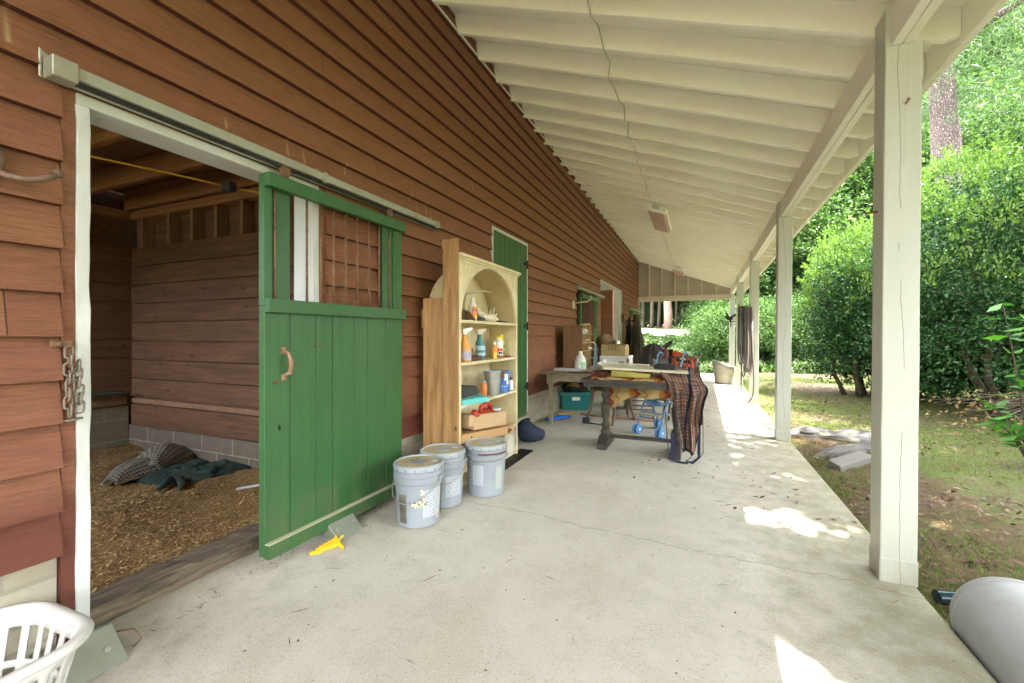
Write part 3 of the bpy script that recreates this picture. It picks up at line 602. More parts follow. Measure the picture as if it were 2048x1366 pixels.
g = thing('cloth_heap', 'crumpled dark green cloth heap on the stall shavings', 'cloth', (-3.65,2.16,.14))
def heap(u, v):
    x = -4.02+u*.62+.02*pn(v*4, u*3); y = 1.86+v*.52-u*.0+.15*u; s = math.sin(math.pi*u)**.55*math.sin(math.pi*v)**.55
    f = abs(pn(u*4.5+v*2.2, v*6))*.11+.04*pn(u*11, v*11)
    return (x+.03*pn(u*7, v*7, 2), y+.03*pn(u*7, v*7, 5), bedz(x, y)+.0+s*(.05+f*.6))
sheet('cloth', heap, 50, 40, m_teal, g, .012)
MB().tube([(-3.55,1.93,.17),(-3.48,1.85,.165),(-3.45,1.80,.155)], [.03,.022,.012], 8).tube([(-3.50,1.97,.17),(-3.36,1.90,.16),(-3.31,1.86,.155)], [.028,.02,.01], 8).build('strap', m_teal, g, smooth=True)
cord('stick', [(-2.93,2.0,.165),(-2.80,2.13,.18),(-2.62,2.24,.18)], .009, m_stick, 'pale grey stick lying on the shavings beside the green door', 'stick')
r = thing('cloth_roll', 'dark olive rolled cloth wedged on the block ledge in the stall corner', 'cloth', (-5.08,2.2,.63))
MB().tube([(-5.12,2.02,.665),(-5.10,2.15,.68),(-5.07,2.28,.685),(-5.0,2.36,.675)], [.018,.045,.04,.02], 8, flat=.6).build('roll', plain('dark_olive_cloth', (.03,.035,.018), .85), r, smooth=True)

# ------------------------------------------------------------------ wall hardware
m_bone = paint('aged_bone', (.50,.42,.28), .6, .25, 20, dirt=(.25,.15,.07), dirt_amt=.6)
m_hook = paint('rusty_hook', (.14,.085,.055), .7, .35, 25, dirt=(.30,.25,.19), dirt_amt=.8)
hk = thing('harness_hook', 'rusty curved harness hook on the siding left of the stall doorway', 'hook', wl((.02,.57,1.74)))
MB().ball(wl((.03,.57,1.75)),.014,.045,.06,10,8,None,.35,4).build('back_plate', m_hook, hk, smooth=True)
MB().tube([wl((.03,.575,1.735)),wl((.075,.60,1.705)),wl((.11,.635,1.697)),wl((.12,.67,1.712)),wl((.11,.70,1.735))],[.010,.009,.009,.010,.011],8).ball(wl((.11,.703,1.74)),.016,.016,.014,8,6).build('prong', m_hook, hk, smooth=True)
MB().tube([wl((.03,.565,1.78)),wl((.08,.545,1.80)),wl((.11,.53,1.815))],[.010,.009,.008],8).build('prong', m_hook, hk, smooth=True)
def link_ring(mb, c, ax, up, L=.021, wd=.0105, r=.0036):
    c, ax, up = Vector(c), Vector(ax).normalized(), Vector(up).normalized(); P = []
    for k in range(14):
        t = 2*math.pi*k/14; P.append(c+ax*(math.cos(t)*wd)+up*(math.sin(t)*wd+(L-wd)*(1 if math.sin(t) > 0 else -1)))
    mb.tube(P, r, 6, closed=True)
ch = thing('chain', 'short galvanised chain hanging doubled from a hasp beside the stall doorway', 'chain', wl((.03,.77,1.0)))
mb = MB()
for k in range(8):
    z = 1.165-k*.0285
    link_ring(mb, wl((.034,.759+.003*math.sin(k*2),z)), (1,0,0) if k % 2 else (0.2,1,0), (0,.05,1))
    if k > 1: link_ring(mb, wl((.036,.784+.003*math.cos(k),z+.01)), (0.3,1,0) if k % 2 else (1,0,0), (0,.08,1))
link_ring(mb, wl((.036,.771,.936)), (1,0,0), (0,1,.1))
mb.build('links', paint('old_chain', (.19,.165,.125), .6, .4, 40, metal=.3, dirt=(.2,.1,.04), dirt_amt=.6), ch, smooth=True)
MB().box(.022,.028,.715,.775,1.182,1.206,wl).lathe([(0,0),(.01,.001),(.008,.008),(0,.01)],12,lambda p: wl((.028+p[2],.735+p[0],1.194+p[1]))).build('hasp', m_rust, ch, bevel=.003)
h2 = thing('bone_hook', 'bone coloured hook with one raised prong on the siding beside the barred door', 'hook', wl((.02,7.02,1.73)))
MB().ball(wl((.035,7.0,1.735)),.02,.10,.07,10,8,None,.5,9).build('back_plate', m_bone, h2, smooth=True)
MB().tube([wl((.04,7.05,1.76)),wl((.14,7.15,1.79)),wl((.22,7.22,1.80)),wl((.26,7.26,1.84)),wl((.27,7.28,1.90))],[.014,.013,.013,.014,.012],8).build('prong', m_bone, h2, smooth=True)
hs = thing('horseshoe', 'dark iron horseshoe hung on the white passage jamb', 'horseshoe', wl((.02,11.85,1.60)))
MB().tube([wl((.035,11.85+.09*math.cos(a),1.70+.12*math.sin(a))) for a in [R(-60+i*300/16) for i in range(17)]], .022, 8, flat=.5).build('shoe', m_rust, hs, smooth=True)
br = thing('iron_bracket', 'black scrolled iron bracket on the wall past the passage', 'bracket', wl((.02,12.5,1.45)))
MB().tube([wl((.03,12.5,1.66)),wl((.36,12.5,1.66))],.016,8).tube([wl((.03,12.5,1.66)),wl((.03,12.5,1.38))],.016,8).tube([wl((.20+.11*math.cos(R(a)),12.5,1.54+.10*math.sin(R(a)))) for a in range(0,300,20)],.013,8).build('scroll', m_black, br, smooth=True)

# ------------------------------------------------------------------ small parts by the door
m_steel = paint('dull_steel', (.28,.30,.25), .45, .2, 8, metal=.5, dirt=(.20,.22,.12), dirt_amt=.5)
def stay(name, y0, y1, o0, lab):
    z = zs(-1.9); r = thing(name, lab, 'door guide', (W((y0+y1)/2)+o0, (y0+y1)/2, z))
    P = [(0,.0),(.115,.0),(.112,.004),(.012,.098),(-.004,.10),(-.008,.092)]
    MB().prism([(o0+a, z+b) for a, b in P], y0, y1, lambda a,b,d: wl((a,d,b))).build('plate', m_steel, r, bevel=.003)
    for y in (y0+.03, y1-.04): MB().lathe([(0,0),(.011,0),(.009,.005),(0,.006)],12,lambda p,y=y: wl((o0+.072+p[0]*.7+p[2]*.6, y+p[1], z+.046-p[0]*.7+p[2]*.7))).build('bolt', m_galv, r)
    return r
rr = stay('door_guide', .62, .86, .06, 'bent steel door guide beside the white laundry basket')
MB().tube([wl((.09,.865,.17)),wl((.12,.90,.165)),wl((.14,.915,.13)),wl((.13,.895,.105))],.003,6).build('wire', m_rust, rr, smooth=True)
stay('door_guide', 1.80, 1.985, .075, 'bent steel door guide in front of the green door, under the yellow tool')
m_ytool = plain('yellow_plastic', (.72,.45,.015), .4)
yt = thing('mane_comb', 'bright yellow plastic clip lying against the steel door guide', 'clip', (-1.80,1.72,.11), rotz=R(62), local=True, rot=(R(20),R(-8),R(66))); yt.scale = (.74, .74, .9)
MB().prism([(-.125,-.01),(-.10,-.014),(-.09,-.012),(-.075,-.02),(-.06,-.022),(-.045,-.014),(-.02,-.010),(0,-.016),(.03,-.02),(.06,-.02),(.075,-.05),(.088,-.05),(.082,-.01),(.085,.03),(.07,.034),(.062,.02),(.045,.026),(.032,.016),(.018,.024),(.004,.015),(-.012,.022),(-.026,.012),(-.042,.018),(-.056,.008),(-.072,.012),(-.085,.0),(-.1,.006),(-.125,.003)],-.008,.014,lambda a,b,d:(a,b*1.55,d)).build('clip_body', m_ytool, yt, bevel=.003)
MB().tube([(.08,.0,.004),(.11,.02,.012),(.125,.022,.006)],[.006,.006,.009],8).build('clip_arm', m_ytool, yt, smooth=True)

# laundry basket
m_wplast = paint('scuffed_white_plastic', (.58,.575,.54), .4, .06, 7, bump=.04, dirt=(.36,.33,.26), dirt_amt=.5)
LB = thing('laundry_basket', 'white plastic laundry basket with slotted sides on the porch floor', 'laundry basket', (-1.78,.375,.100), local=True, rotz=R(2))
def rrect(hx, hy, r, n=6):
    P = []
    for (cx, cy, a0) in ((hx-r,hy-r,0),(-hx+r,hy-r,90),(-hx+r,-hy+r,180),(hx-r,-hy+r,270)):
        for k in range(n+1): a = R(a0+90*k/n); P.append((cx+r*math.cos(a), cy+r*math.sin(a)))
    return P
HT = .262
def bk(t): return (.150+.052*t, .245+.055*t)     # half sizes, t = height fraction
def side_pt(q, t, th=0):   # q 0..1 round the perimeter
    hx, hy = bk(t); P = rrect(hx-th, hy-th, .10+.02*t, 8); f = q*len(P); i = int(f) % len(P); a = Vector(P[i]); b = Vector(P[(i+1) % len(P)]); p = a.lerp(b, f-int(f)); return (p.x, p.y, HT*t)
NQ = 32*5
# perimeter sampled by arc length
hx, hy = bk(.5); P0 = rrect(hx, hy, .11, 8); cum = [0]
for i in range(len(P0)): cum.append(cum[-1]+(Vector(P0[(i+1) % len(P0)])-Vector(P0[i])).length)
def q_at(s):
    s = (s % 1)*cum[-1]; import bisect
    i = min(bisect.bisect_right(cum, s)-1, len(P0)-1); return (i+(s-cum[i])/(cum[i+1]-cum[i]))/len(P0)
TT = [0,.06,.11,.43,.47,.50,.84,.92,1.0]
V = []; F = []
for t in TT:
    for k in range(NQ): V.append(side_pt(q_at(k/NQ), t))
for j in range(len(TT)-1):
    for k in range(NQ):
        if j in (2, 5) and k % 5 > 1: continue
        F.append((j*NQ+k, j*NQ+(k+1) % NQ, (j+1)*NQ+(k+1) % NQ, (j+1)*NQ+k))
F.append(tuple(range(NQ))[::-1])
me = bpy.data.meshes.new('basket_body'); me.from_pydata(V, [], F); link_mesh('basket_body', me, m_wplast, LB, smooth=50, solid=.005)
MB().tube([(lambda p: (p[0]*1.03, p[1]*1.03, HT+.002))(side_pt(q_at(k/NQ), 1)) for k in range(NQ)], .019, 8, closed=True, flat=.75).build('rim', m_wplast, LB, smooth=True)
rg = thing('rag', 'crumpled grey and white rags inside the laundry basket', 'rags', (-1.76,.4,.11))
sheet('rag_cloth', lambda u, v: (-1.88+u*.24, .22+v*.38, .125+.05*math.sin(math.pi*u)*math.sin(math.pi*v)*(1+2*pn(u*5, v*5))+.012*pn(u*14, v*14)), 24, 30, paint('grey_rag', (.40,.42,.46), .9, .5, 14), rg, .006)

# ------------------------------------------------------------------ paint buckets
m_bkt = paint('blue_grey_plastic', (.245,.275,.30), .42, .06, 5, bump=.04, dirt=(.42,.46,.47), dirt_amt=.3, chip=(.62,.57,.42), chip_amt=.79)
m_lid = paint('lid_paint_rim', (.30,.34,.37), .45, .06, 9, bump=.05, dirt=(.45,.44,.36), dirt_amt=.5)
m_lidtop = paint('dusty_lid_top', (.42,.37,.22), .75, .15, 10, bump=.2, dirt=(.30,.24,.13), dirt_amt=.6, fine=120)
m_splash = paint('cream_splash', (.66,.60,.45), .6, .1, 12); m_redp = paint('dark_red_paint', (.10,.025,.02), .5, .3, 20)
def label_mat():
    t = NT('bucket_label_print'); v = t.n('UVMap').outputs[0]; s = t.n('SeparateXYZ', {0: v})
    ln = t.math('FRACT', t.math('MULTIPLY', s.outputs[1], 17.)); wv = t.noise(t.n('Mapping', {0: v, 3: (30., 17., 1.)}).outputs[0], 1., 2)
    k = t.math('MULTIPLY', t.math('LESS_THAN', ln, .42), t.math('GREATER_THAN', wv, .44)); k = t.math('MULTIPLY', k, t.math('LESS_THAN', t.math('ABSOLUTE', t.math('SUBTRACT', s.outputs[0], .5)), .45))
    c = t.mix(t.math('MULTIPLY', k, .8), (.47,.50,.53), (.06,.07,.09)); return t.fin(c, .55)
m_lab = label_mat(); m_labdark = paint('dark_label', (.10,.09,.075), .5, .5, 20, dirt=(.3,.28,.22), dirt_amt=.6)
def patch(name, r0, r1, a0, a1, z0, z1, mat, par, rag=0, off=.0012):
    def fn(u, v):
        z = z0+(z1-z0)*v; r = r0+(r1-r0)*(z/.34)+off; a = R(a0+(a1-a0)*u)
        if rag: a += rag*pn(u*3, v*9, a0)*.12; z += rag*.02*pn(u*9, v*3, a1)
        return (r*math.cos(a), r*math.sin(a), z)
    return sheet(name, fn, 14, 10, mat, par, 0)
def bucket(loc, rot, lab, style):
    b = thing('paint_bucket', lab, 'bucket', loc, rotz=R(rot), group='grey paint buckets by the cabinet', local=True)
    r0, r1 = .130, .146
    rr_ = lambda z: r0+(r1-r0)*z/.34
    pf = [(0,.004),(r0-.012,.0),(r0-.002,.006)]+[(rr_(z), z) for z in (.05,.12,.20,.255)]+[(rr_(.26)+.007,.262),(rr_(.27)+.008,.27),(rr_(.295)+.008,.295),(rr_(.3)+.001,.299),(rr_(.305),.312),(rr_(.31)+.006,.315),(rr_(.33)+.006,.328),(rr_(.33),.331),(rr_(.335),.345),(0,.345)]
    MB().lathe(pf, 40).build('body', m_bkt, b, smooth=30)
    ld = MB().lathe([(.138,.331),(.152,.333),(.154,.338),(.153,.356),(.148,.363),(.143,.366),(.137,.364),(.134,.357),(.05,.3575),(.048,.361),(0,.361)], 40).build('lid', m_lid, b, smooth=30)
    MB().lathe([(.0,.3585),(.1325,.3585)], 32, caps=False).build('lid_top', m_lidtop, ld)
    MB().lathe([(0,.364),(.017,.364),(.022,.359)], 16, c=(.075,.055,0), caps=False).build('spout_cap', m_lid, ld, smooth=30)
    m = MB()
    for k in range(16): a = R(k*22.5+5); m.box(-.0012,.0012,.1535,.1555,.334,.349, lambda p, a=a: (p[0]*math.cos(a)-p[1]*math.sin(a), p[0]*math.sin(a)+p[1]*math.cos(a), p[2]))
    m.build('lid_slot', m_black, ld)
    hz = style['hz']; hs_ = style['hside']
    P = []
    for k in range(15):
        a = R(180*k/14); P.append((.158*math.cos(a)*1.0, -hs_*(.16*math.sin(a)), .285+hz*math.sin(a)))
    MB().tube(P, .0026, 6).build('handle', m_galv, b, smooth=True)
    MB().box(.150,.163,-.016,.016,.268,.300).build('handle_lug', m_bkt, b, bevel=.004); MB().box(-.163,-.150,-.016,.016,.268,.300).build('handle_lug', m_bkt, b, bevel=.004)
    for (nm, a0, a1, z0, z1, mt, rag) in style['labels']: patch(nm, r0, r1, a0, a1, z0, z1, mt, b, rag, .0014+.0006*(mt is m_splash)+.0003*(mt is m_redp))
    return b
zb = zs(-1.58)
bucket((-1.583,2.228,zb), 0, 'front grey paint bucket with a torn label and cream paint splash', dict(hz=-.13, hside=1, labels=[('label',-44,8,.06,.225,m_lab,0),('label',8,26,.05,.235,m_labdark,0),('sticker',-110,-86,.03,.20,m_labdark,0),('paint_splash',-72,-38,.135,.16,m_splash,1.2),('paint_splash',-50,-44,.13,.23,m_splash,1.),('paint_splash',-8,0,.045,.09,m_splash,.6),('paint_splash',-70,-40,.268,.292,m_splash,.3)]))
bucket((-1.605,2.535,zs(-1.6)), 25, 'middle grey paint bucket half hidden behind the front one', dict(hz=-.12, hside=1, labels=[('label',-75,-26,.075,.21,m_lab,0)]))
bucket((-1.432,2.843,zs(-1.43)), 8, 'grey paint bucket with dark red drips in front of the cabinet', dict(hz=-.03, hside=1, labels=[('label',-112,-80,.085,.225,m_lab,0),('faded_lettering',-42,-18,.055,.215,paint('faded_yellow_print',(.36,.37,.27),.5,.2,30,chip=(.30,.37,.44),chip_amt=.5),0),('paint_splash',-95,10,.300,.318,m_redp,.3),('paint_splash',-88,-72,.262,.298,m_redp,.5)]))
tw = flakes(60, (-.07,.06), (-.06,.07), lambda x, y: .362, .01, .035, .05, .1)
o = link_mesh('pine_needles', fast_mesh('pine_needles', tw[0]+np.array([-1.583,2.228,zb]), tw[1]), m_twig); tag(o, 'brown pine needles scattered on the front bucket lid', 'needles', kind='stuff')
#PART3
# ------------------------------------------------------------------ cabinet with arched niche
CX, CY0, CY1 = -1.60, 2.745, 3.845; zf = zs(-1.6); CB = -1.885
cab = thing('cabinet', 'tall cream cabinet with an arched niche and raw pine boards on its side', 'cabinet', (-1.75, 3.3, zf))
YC, ZA, RA, RZ = 3.295, 1.345, .515, .435
# arched front board
out = [(CY0+.0,ZA-.02),(CY0,1.80),(CY1,1.80),(CY1,ZA-.02)]
arc = [(YC+RA*math.cos(a), ZA+RZ*math.sin(a)) for a in [math.pi*i/28 for i in range(29)]]   # from right to left
m = MB(); n = len(arc)
def outer(i):
    a = math.pi*i/28; dy, dz = math.cos(a), math.sin(a); t = min((CY1-YC)/abs(dy) if abs(dy) > 1e-6 else 9, (1.80-ZA)/dz if dz > 1e-6 else 9); return (YC+dy*t, ZA+dz*t)
for i in range(28):
    a, b = arc[i], arc[i+1]; c, d = outer(i+1), outer(i)
    for x in ():
        pass
    q = [a, d, c, b]
    m.hull8([(CX-.02,y,z) for y, z in q], [(CX,y,z) for y, z in q])
for (cy, sg) in ((CY0, 1), (CY1, -1)):
    ya = YC-sg*RA
    m.box(CX-.02, CX, min(cy, ya), max(cy, ya), ZA-.03, ZA)
    cz = 1.80
    m.hull8([(CX-.02,cy,cz),(CX-.02,YC-sg*.0+(-sg)*.35*1.57,cz),(CX-.02,cy,cz-.001),(CX-.02,cy,cz-.002)],[(CX,cy,cz),(CX,YC-sg*.549,cz),(CX,cy,cz-.001),(CX,cy,cz-.002)])
m.build('arch_front', m_cab, cab)
m = MB()
for sg, cy in ((1, CY0), (-1, CY1)):     # raised triangular mouldings in the spandrels
    A = (cy+sg*.035, 1.765); B = (cy+sg*.15, 1.757); C_ = (cy+sg*.035, 1.60)
    for p, q in ((A,B),(B,C_),(C_,A)): m.tube([(CX+.002,p[0],p[1]),(CX+.002,q[0],q[1])], .006, 6)
m.build('spandrel_moulding', m_cab, cab)
MB().box(-1.722,CX+.025,CY0-.0,CY1+.03,1.802,1.828).box(CX-.001,CX+.014,CY0,CY1+.015,1.785,1.8015).build('cornice', m_cab, cab, bevel=.004)
MB().box(-1.70,-1.67,CY0,CY1+.02,1.8285,1.85).build('top_batten', m_pine, cab, bevel=.002)
m = MB(); ns = 24                         # barrel vault of the niche
for i in range(ns):
    a0, a1 = math.pi*i/ns, math.pi*(i+1)/ns; r0, r1 = RA, RA+.008
    P = lambda x, r, a: (x, YC+r*math.cos(a), ZA+r*RZ/RA*math.sin(a))
    m.hull8([P(CB-.0,r0,a0),P(CX-.021,r0,a0),P(CX-.021,r0,a1),P(CB-.0,r0,a1)],[P(CB,r1,a0),P(CX-.021,r1,a0),P(CX-.021,r1,a1),P(CB,r1,a1)])
m.build('niche_vault', paint('niche_plywood', (.50,.41,.22), .6, .12, 6, dirt=(.22,.15,.06), dirt_amt=.6), cab, smooth=40)
pl = [(YC+(RA+.02)*math.cos(a), ZA+(RA+.02)*RZ/RA*math.sin(a)) for a in [math.pi*i/28 for i in range(29)]]
MB().prism(pl, CB-.006, CB-.0005, lambda a,b,d:(d,a,b)).build('niche_back', m_cab, cab)
MB().box(CB-.006,CB-.0005,CY0+.02,CY1-.02,zf,ZA-.001).build('back_panel', m_cab, cab)
for y, nm in ((CY0, 0), (CY1-.022, 1)): MB().box(CB,CX-.0205,y,y+.022,zf,1.80 if nm else 1.34).build('side_panel', m_cab, cab, bevel=.002)
for y in (CY0, CY1-.028): MB().nbox(CX-.02,CX-.0003,y,y+.028,zf,ZA-.0305,2,10,.001,None,3).build('front_stile', m_cab, cab)
for z in (1.318, 1.0, .685, .365, zf+.055): MB().nbox(CB,CX-.003,CY0+.024,CY1-.024,z,z+.022,1,10,.0012,None,int(z*90)).build('shelf', m_cab, cab, bevel=.002)
MB().box(CX-.03,CX-.022,CY0+.029,CY1-.03,zf,zf+.05).build('kick_board', m_cab, cab)
MB().box(CB+.12,CX-.06,CY0+.03,CY0+.42,zf+.078,zf+.20).build('crate_shelf', m_cab, cab, bevel=.003)
m = MB(); m.prism([(-1.724,zf),(-1.600,zf),(-1.600,1.925),(-1.732,1.925),(-1.732,1.86),(-1.718,1.85),(-1.724,1.82)],CY0-.028,CY0-.002,lambda a,b,d:(a,d,b)); m.build('pine_board', m_pine, cab, bevel=.003)
MB().box(-1.893,-1.726,CY0-.03,CY0-.002,zf,1.50).build('pine_board', m_pine, cab, bevel=.003)
MB().box(-1.915,-1.894,CY0-.02,CY0+.02,1.28,1.42).build('pine_scrap', m_pine, cab, bevel=.003)
# things on the shelves
def bottle(nm, lab, x, y, z, r, h, cap, body_m, cap_m, neck=.55, sq=1., lab_m=None, capr=.5, cath='bottle'):
    b = thing(nm, lab, cath, (x, y, z), local=True); bh = h*(1-cap)
    pr = [(0,0),(r*.92,0),(r,.006),(r,bh*.70),(r*.93,bh*.80),(r*neck,bh*.95),(r*capr,bh),(0,bh)]
    MB().lathe(pr, 20, lambda p: (p[0]*sq, p[1], p[2])).build('body', body_m, b, smooth=40)
    MB().lathe([(0,bh+.001),(r*capr*1.1,bh+.001),(r*capr*1.05,h),(0,h)], 16, lambda p: (p[0], p[1], p[2])).build('cap', cap_m, b, smooth=40)
    if lab_m:
        for (mt, za, zb_, a0, a1) in lab_m:
            def fn(u, v): a = R(a0+(a1-a0)*u); return ((r+.001)*math.cos(a)*sq, (r+.001)*math.sin(a), bh*(za+(zb_-za)*v))
            sheet('label', fn, 14, 2, mt, b, 0)
    return b
c_w = plain('white_plastic', (.75,.74,.70), .4); c_or = plain('orange_label', (.72,.22,.03), .4); c_bl = plain('navy_label', (.05,.06,.20), .4); c_y = plain('yellow_label', (.75,.55,.04), .4)
c_tl = plain('teal_plastic', (.02,.19,.22), .35); c_red = plain('red_label', (.62,.05,.03), .4); c_grn = plain('lime_label', (.30,.48,.06), .4); c_lblue = plain('pale_blue_label', (.36,.52,.62), .4)
c_oj = paint('orange_liquid_bottle', (.68,.30,.04), .3, .2, 12)
LBX = lambda m_, a, b, c=-75, d=75: (m_, a, b, c, d)
bottle('bottle', 'white bottle with an orange label standing in the arched niche', -1.66, 3.06, 1.341, .034, .185, .16, c_w, c_w, .5, 1, [LBX(c_or,.12,.72),LBX(c_bl,.5,.6,-74,74),LBX(c_y,.14,.26,-30,40)], .42)
bottle('bottle', 'small bottle with a yellow and orange label and white cap, front of the middle shelf', -1.63, 3.40, 1.023, .026, .145, .16, c_oj, c_w, .5, 1, [LBX(c_y,.05,.45),LBX(c_bl,.12,.3,-20,25),LBX(c_or,.46,.85)], .45)
bottle('bottle', 'white canister with a yellow cap behind the small yellow bottle', -1.69, 3.60, 1.023, .045, .19, .10, c_w, c_y, .7, 1, [LBX(c_red,.35,.5,-70,0),LBX(c_bl,.2,.32,-60,-10),LBX(c_red,.05,.12)], .55)
bottle('bottle', 'yellow squeeze bottle with red and green print, rearmost on the middle shelf', -1.74, 3.755, 1.023, .045, .21, .14, c_y, c_y, .7, 1, [LBX(c_grn,.1,.75),LBX(c_red,.5,.62),LBX(c_w,.34,.45),LBX(c_red,.14,.25)], .6)
bottle('bottle', 'small white bottle with a dark cap beside the blue paint can', -1.66, 3.80, .708, .034, .12, .2, c_w, plain('brown_cap', (.09,.05,.03)), .8, 1, None, .7)
def sprayer(lab, x, y, body_m, head_m, labm, sc_=1.):
    b = thing('spray_bottle', lab, 'spray bottle', (x, y, 1.023), local=True, rotz=R(62)); b.scale = (sc_,)*3
    def ring(z, rx, ry, ox=0): return [(ox+rx*math.cos(R(a)), ry*math.sin(R(a)), z) for a in range(0,360,18)]
    prof = [(0,.040,.030,0),(.012,.043,.032,0),(.10,.043,.032,0),(.135,.038,.028,-.004),(.16,.022,.02,-.008),(.185,.017,.017,-.010),(.20,.017,.017,-.010)]
    m = MB(); 
    for (z, rx, ry, ox) in prof: m.v += ring(z, rx, ry, ox)
    for i in range(len(prof)-1):
        for k in range(20): m.f.append((i*20+k, i*20+(k+1) % 20, (i+1)*20+(k+1) % 20, (i+1)*20+k))
    m.f.append(tuple(range(20))[::-1]); m.build('body', body_m, b, smooth=40)
    h = MB().prism([(-.035,.238),(.035,.252),(.052,.252),(.055,.232),(.03,.228),(.012,.222),(.006,.202),(-.026,.202),(-.032,.222)],-.012,.012,lambda a,b_,d:(a,d,b_)); h.tube([(.028,0,.23),(.034,0,.205),(.026,0,.185)],[.005,.005,.004],6)
    h.build('trigger_head', head_m, b, bevel=.004, seg=2)
    for (mt, z0, z1) in labm:
        sheet('label', lambda u, v: (.0445*math.cos(R(-190+200*u)), .0335*math.sin(R(-190+200*u)), z0+(z1-z0)*v), 14, 2, mt, b, 0)
    return b
sprayer('orange spray bottle with a white trigger at the left end of the middle shelf', -1.65, 2.93, c_oj, c_w, [(paint('silver_blue_print', (.36,.36,.45), .4, .6, 30), .012, .085)], 1.04)
sprayer('teal spray bottle with a cream trigger on the middle shelf', -1.70, 3.27, c_tl, paint('cream_trigger', (.62,.58,.42), .4), [(c_lblue, .03, .11), (c_tl, .055, .075)], 1.04)
m_brn = paint('brown_leather', (.085,.045,.022), .7, .4, 20); m_tan = paint('tan_leather', (.22,.13,.06), .65, .3, 20)
bx = thing('brush', 'worn brown wooden brush blocks between the two spray bottles', 'brush', (-1.7,3.12,1.023))
MB().hull8([(-1.72,3.05,1.023),(-1.66,3.06,1.023),(-1.64,3.19,1.023),(-1.71,3.2,1.023)],[(-1.72,3.05,1.06),(-1.66,3.06,1.055),(-1.64,3.19,1.06),(-1.71,3.2,1.06)]).build('block', m_brn, bx, bevel=.006)
MB().hull8([(-1.76,3.04,1.061),(-1.70,3.03,1.061),(-1.68,3.16,1.061),(-1.75,3.2,1.061)],[(-1.76,3.05,1.10),(-1.73,3.05,1.135),(-1.71,3.15,1.13),(-1.75,3.19,1.10)]).build('handle', m_tan, bx, bevel=.01, seg=2)
rc = thing('lid', 'small dark red lid lying on the middle shelf by the canister', 'lid', (-1.66,3.70,1.023)); MB().lathe([(0,0),(.038,0),(.036,.012),(.0,.018)],20,lambda p:(p[0]-1.645,p[1]+3.70,p[2]+1.023)).build('lid_disc', plain('dark_red_plastic',(.16,.02,.015)), rc, smooth=40)
pd_ = thing('dish', 'shallow tan dish under the canisters on the middle shelf', 'dish', (-1.64,3.52,1.023)); MB().lathe([(0,0),(.05,0),(.06,.015),(.055,.015),(.045,.005),(0,.005)],20,lambda p:(p[0]-1.645,p[1]+3.51,p[2]+1.0235)).build('dish_body', plain('tan_clay',(.38,.20,.10)), pd_, smooth=40)
an = thing('antler', 'forked pale antler leaning in the arched niche', 'antler', (-1.72,3.1,1.341))
MB().tube([(-1.74,3.06,1.345),(-1.74,3.05,1.46),(-1.73,3.06,1.55),(-1.71,3.15,1.575),(-1.69,3.30,1.60),(-1.67,3.45,1.605)],[.016,.014,.013,.010,.008,.003],8).tube([(-1.73,3.06,1.55),(-1.73,3.05,1.60),(-1.72,3.055,1.625)],[.013,.010,.003],8).build('antler_body', m_bone, an, smooth=True)
m_shell = paint('bleached_shell', (.62,.56,.42), .7, .25, 25, bump=.6)
sh1 = thing('shell', 'bleached knobbly coral lump behind the white bottle in the niche', 'coral', (-1.70,3.24,1.341))
m = MB()
for k in range(9): m.ball((-1.70+.02*math.sin(k*2.1),3.17+.017*k,1.375+.045*(1-k/9)+.012*math.sin(k*3)),.030-.001*k,.028,.03,8,6,None,.5,k)
m.build('coral_body', m_shell, sh1, smooth=True)
sh2 = thing('shell', 'spiky pale conch shell on the niche shelf', 'shell', (-1.67,3.38,1.341))
m = MB().tube([(-1.69,3.25,1.375),(-1.675,3.33,1.378),(-1.66,3.42,1.372),(-1.65,3.50,1.368)],[.010,.032,.036,.012],10)
for (y, dy, dz) in ((3.42,.035,.085),(3.46,.05,.03),(3.38,.0,.06),(3.45,.05,-.01)): m.tube([(-1.665,y,1.385),(-1.66,y+dy*.6,1.39+dz*.6),(-1.655,y+dy,1.39+dz)],[.016,.008,.002],6)
m.build('shell_body', m_shell, sh2, smooth=True)
lt = thing('leather_straps', 'dark brown leather pouch at the left of the niche shelf', 'leather', (-1.68,2.96,1.341))
MB().ball((-1.70,2.93,1.385),.05,.045,.05,12,8,None,.5,3).build('pouch', m_brn, lt, smooth=True)
sheet('flap', lambda u, v: (-1.72+.10*v, 2.94+.10*u, 1.343+.09*(1-u)*(1-.3*v)), 6, 6, m_tan, lt, .006)
gs = thing('stone', 'dark grey stone on the niche shelf in front of the coral', 'stone', (-1.64,3.2,1.341)); MB().ball((-1.645,3.17,1.358),.03,.055,.022,12,8,None,.4,7).build('stone_body', plain('dark_stone',(.06,.065,.07),.8), gs, smooth=True)
gs = thing('feather', 'dark twig scraps at the right of the niche shelf', 'twigs', (-1.65,3.55,1.341)); MB().tube([(-1.64,3.46,1.350),(-1.63,3.56,1.352),(-1.63,3.68,1.347)],[.014,.010,.004],6,flat=.5).tube([(-1.68,3.6,1.349),(-1.66,3.74,1.348)],[.006,.003],6).build('twig', plain('dark_twig',(.03,.035,.02),.8), gs, smooth=True)
z3 = .708
bc = thing('case', 'dark grey soft case on the lower shelf', 'case', (-1.7,3.04,z3)); MB().hull8([(-1.86,2.80,z3),(-1.66,2.80,z3),(-1.66,3.18,z3),(-1.86,3.18,z3)],[(-1.85,2.81,z3+.135),(-1.67,2.81,z3+.135),(-1.67,3.17,z3+.105),(-1.85,3.17,z3+.105)]).build('case_body', paint('charcoal_case',(.03,.032,.028),.7,.3,15,dirt=(.1,.09,.06)), bc, bevel=.02, seg=3, smooth=40)
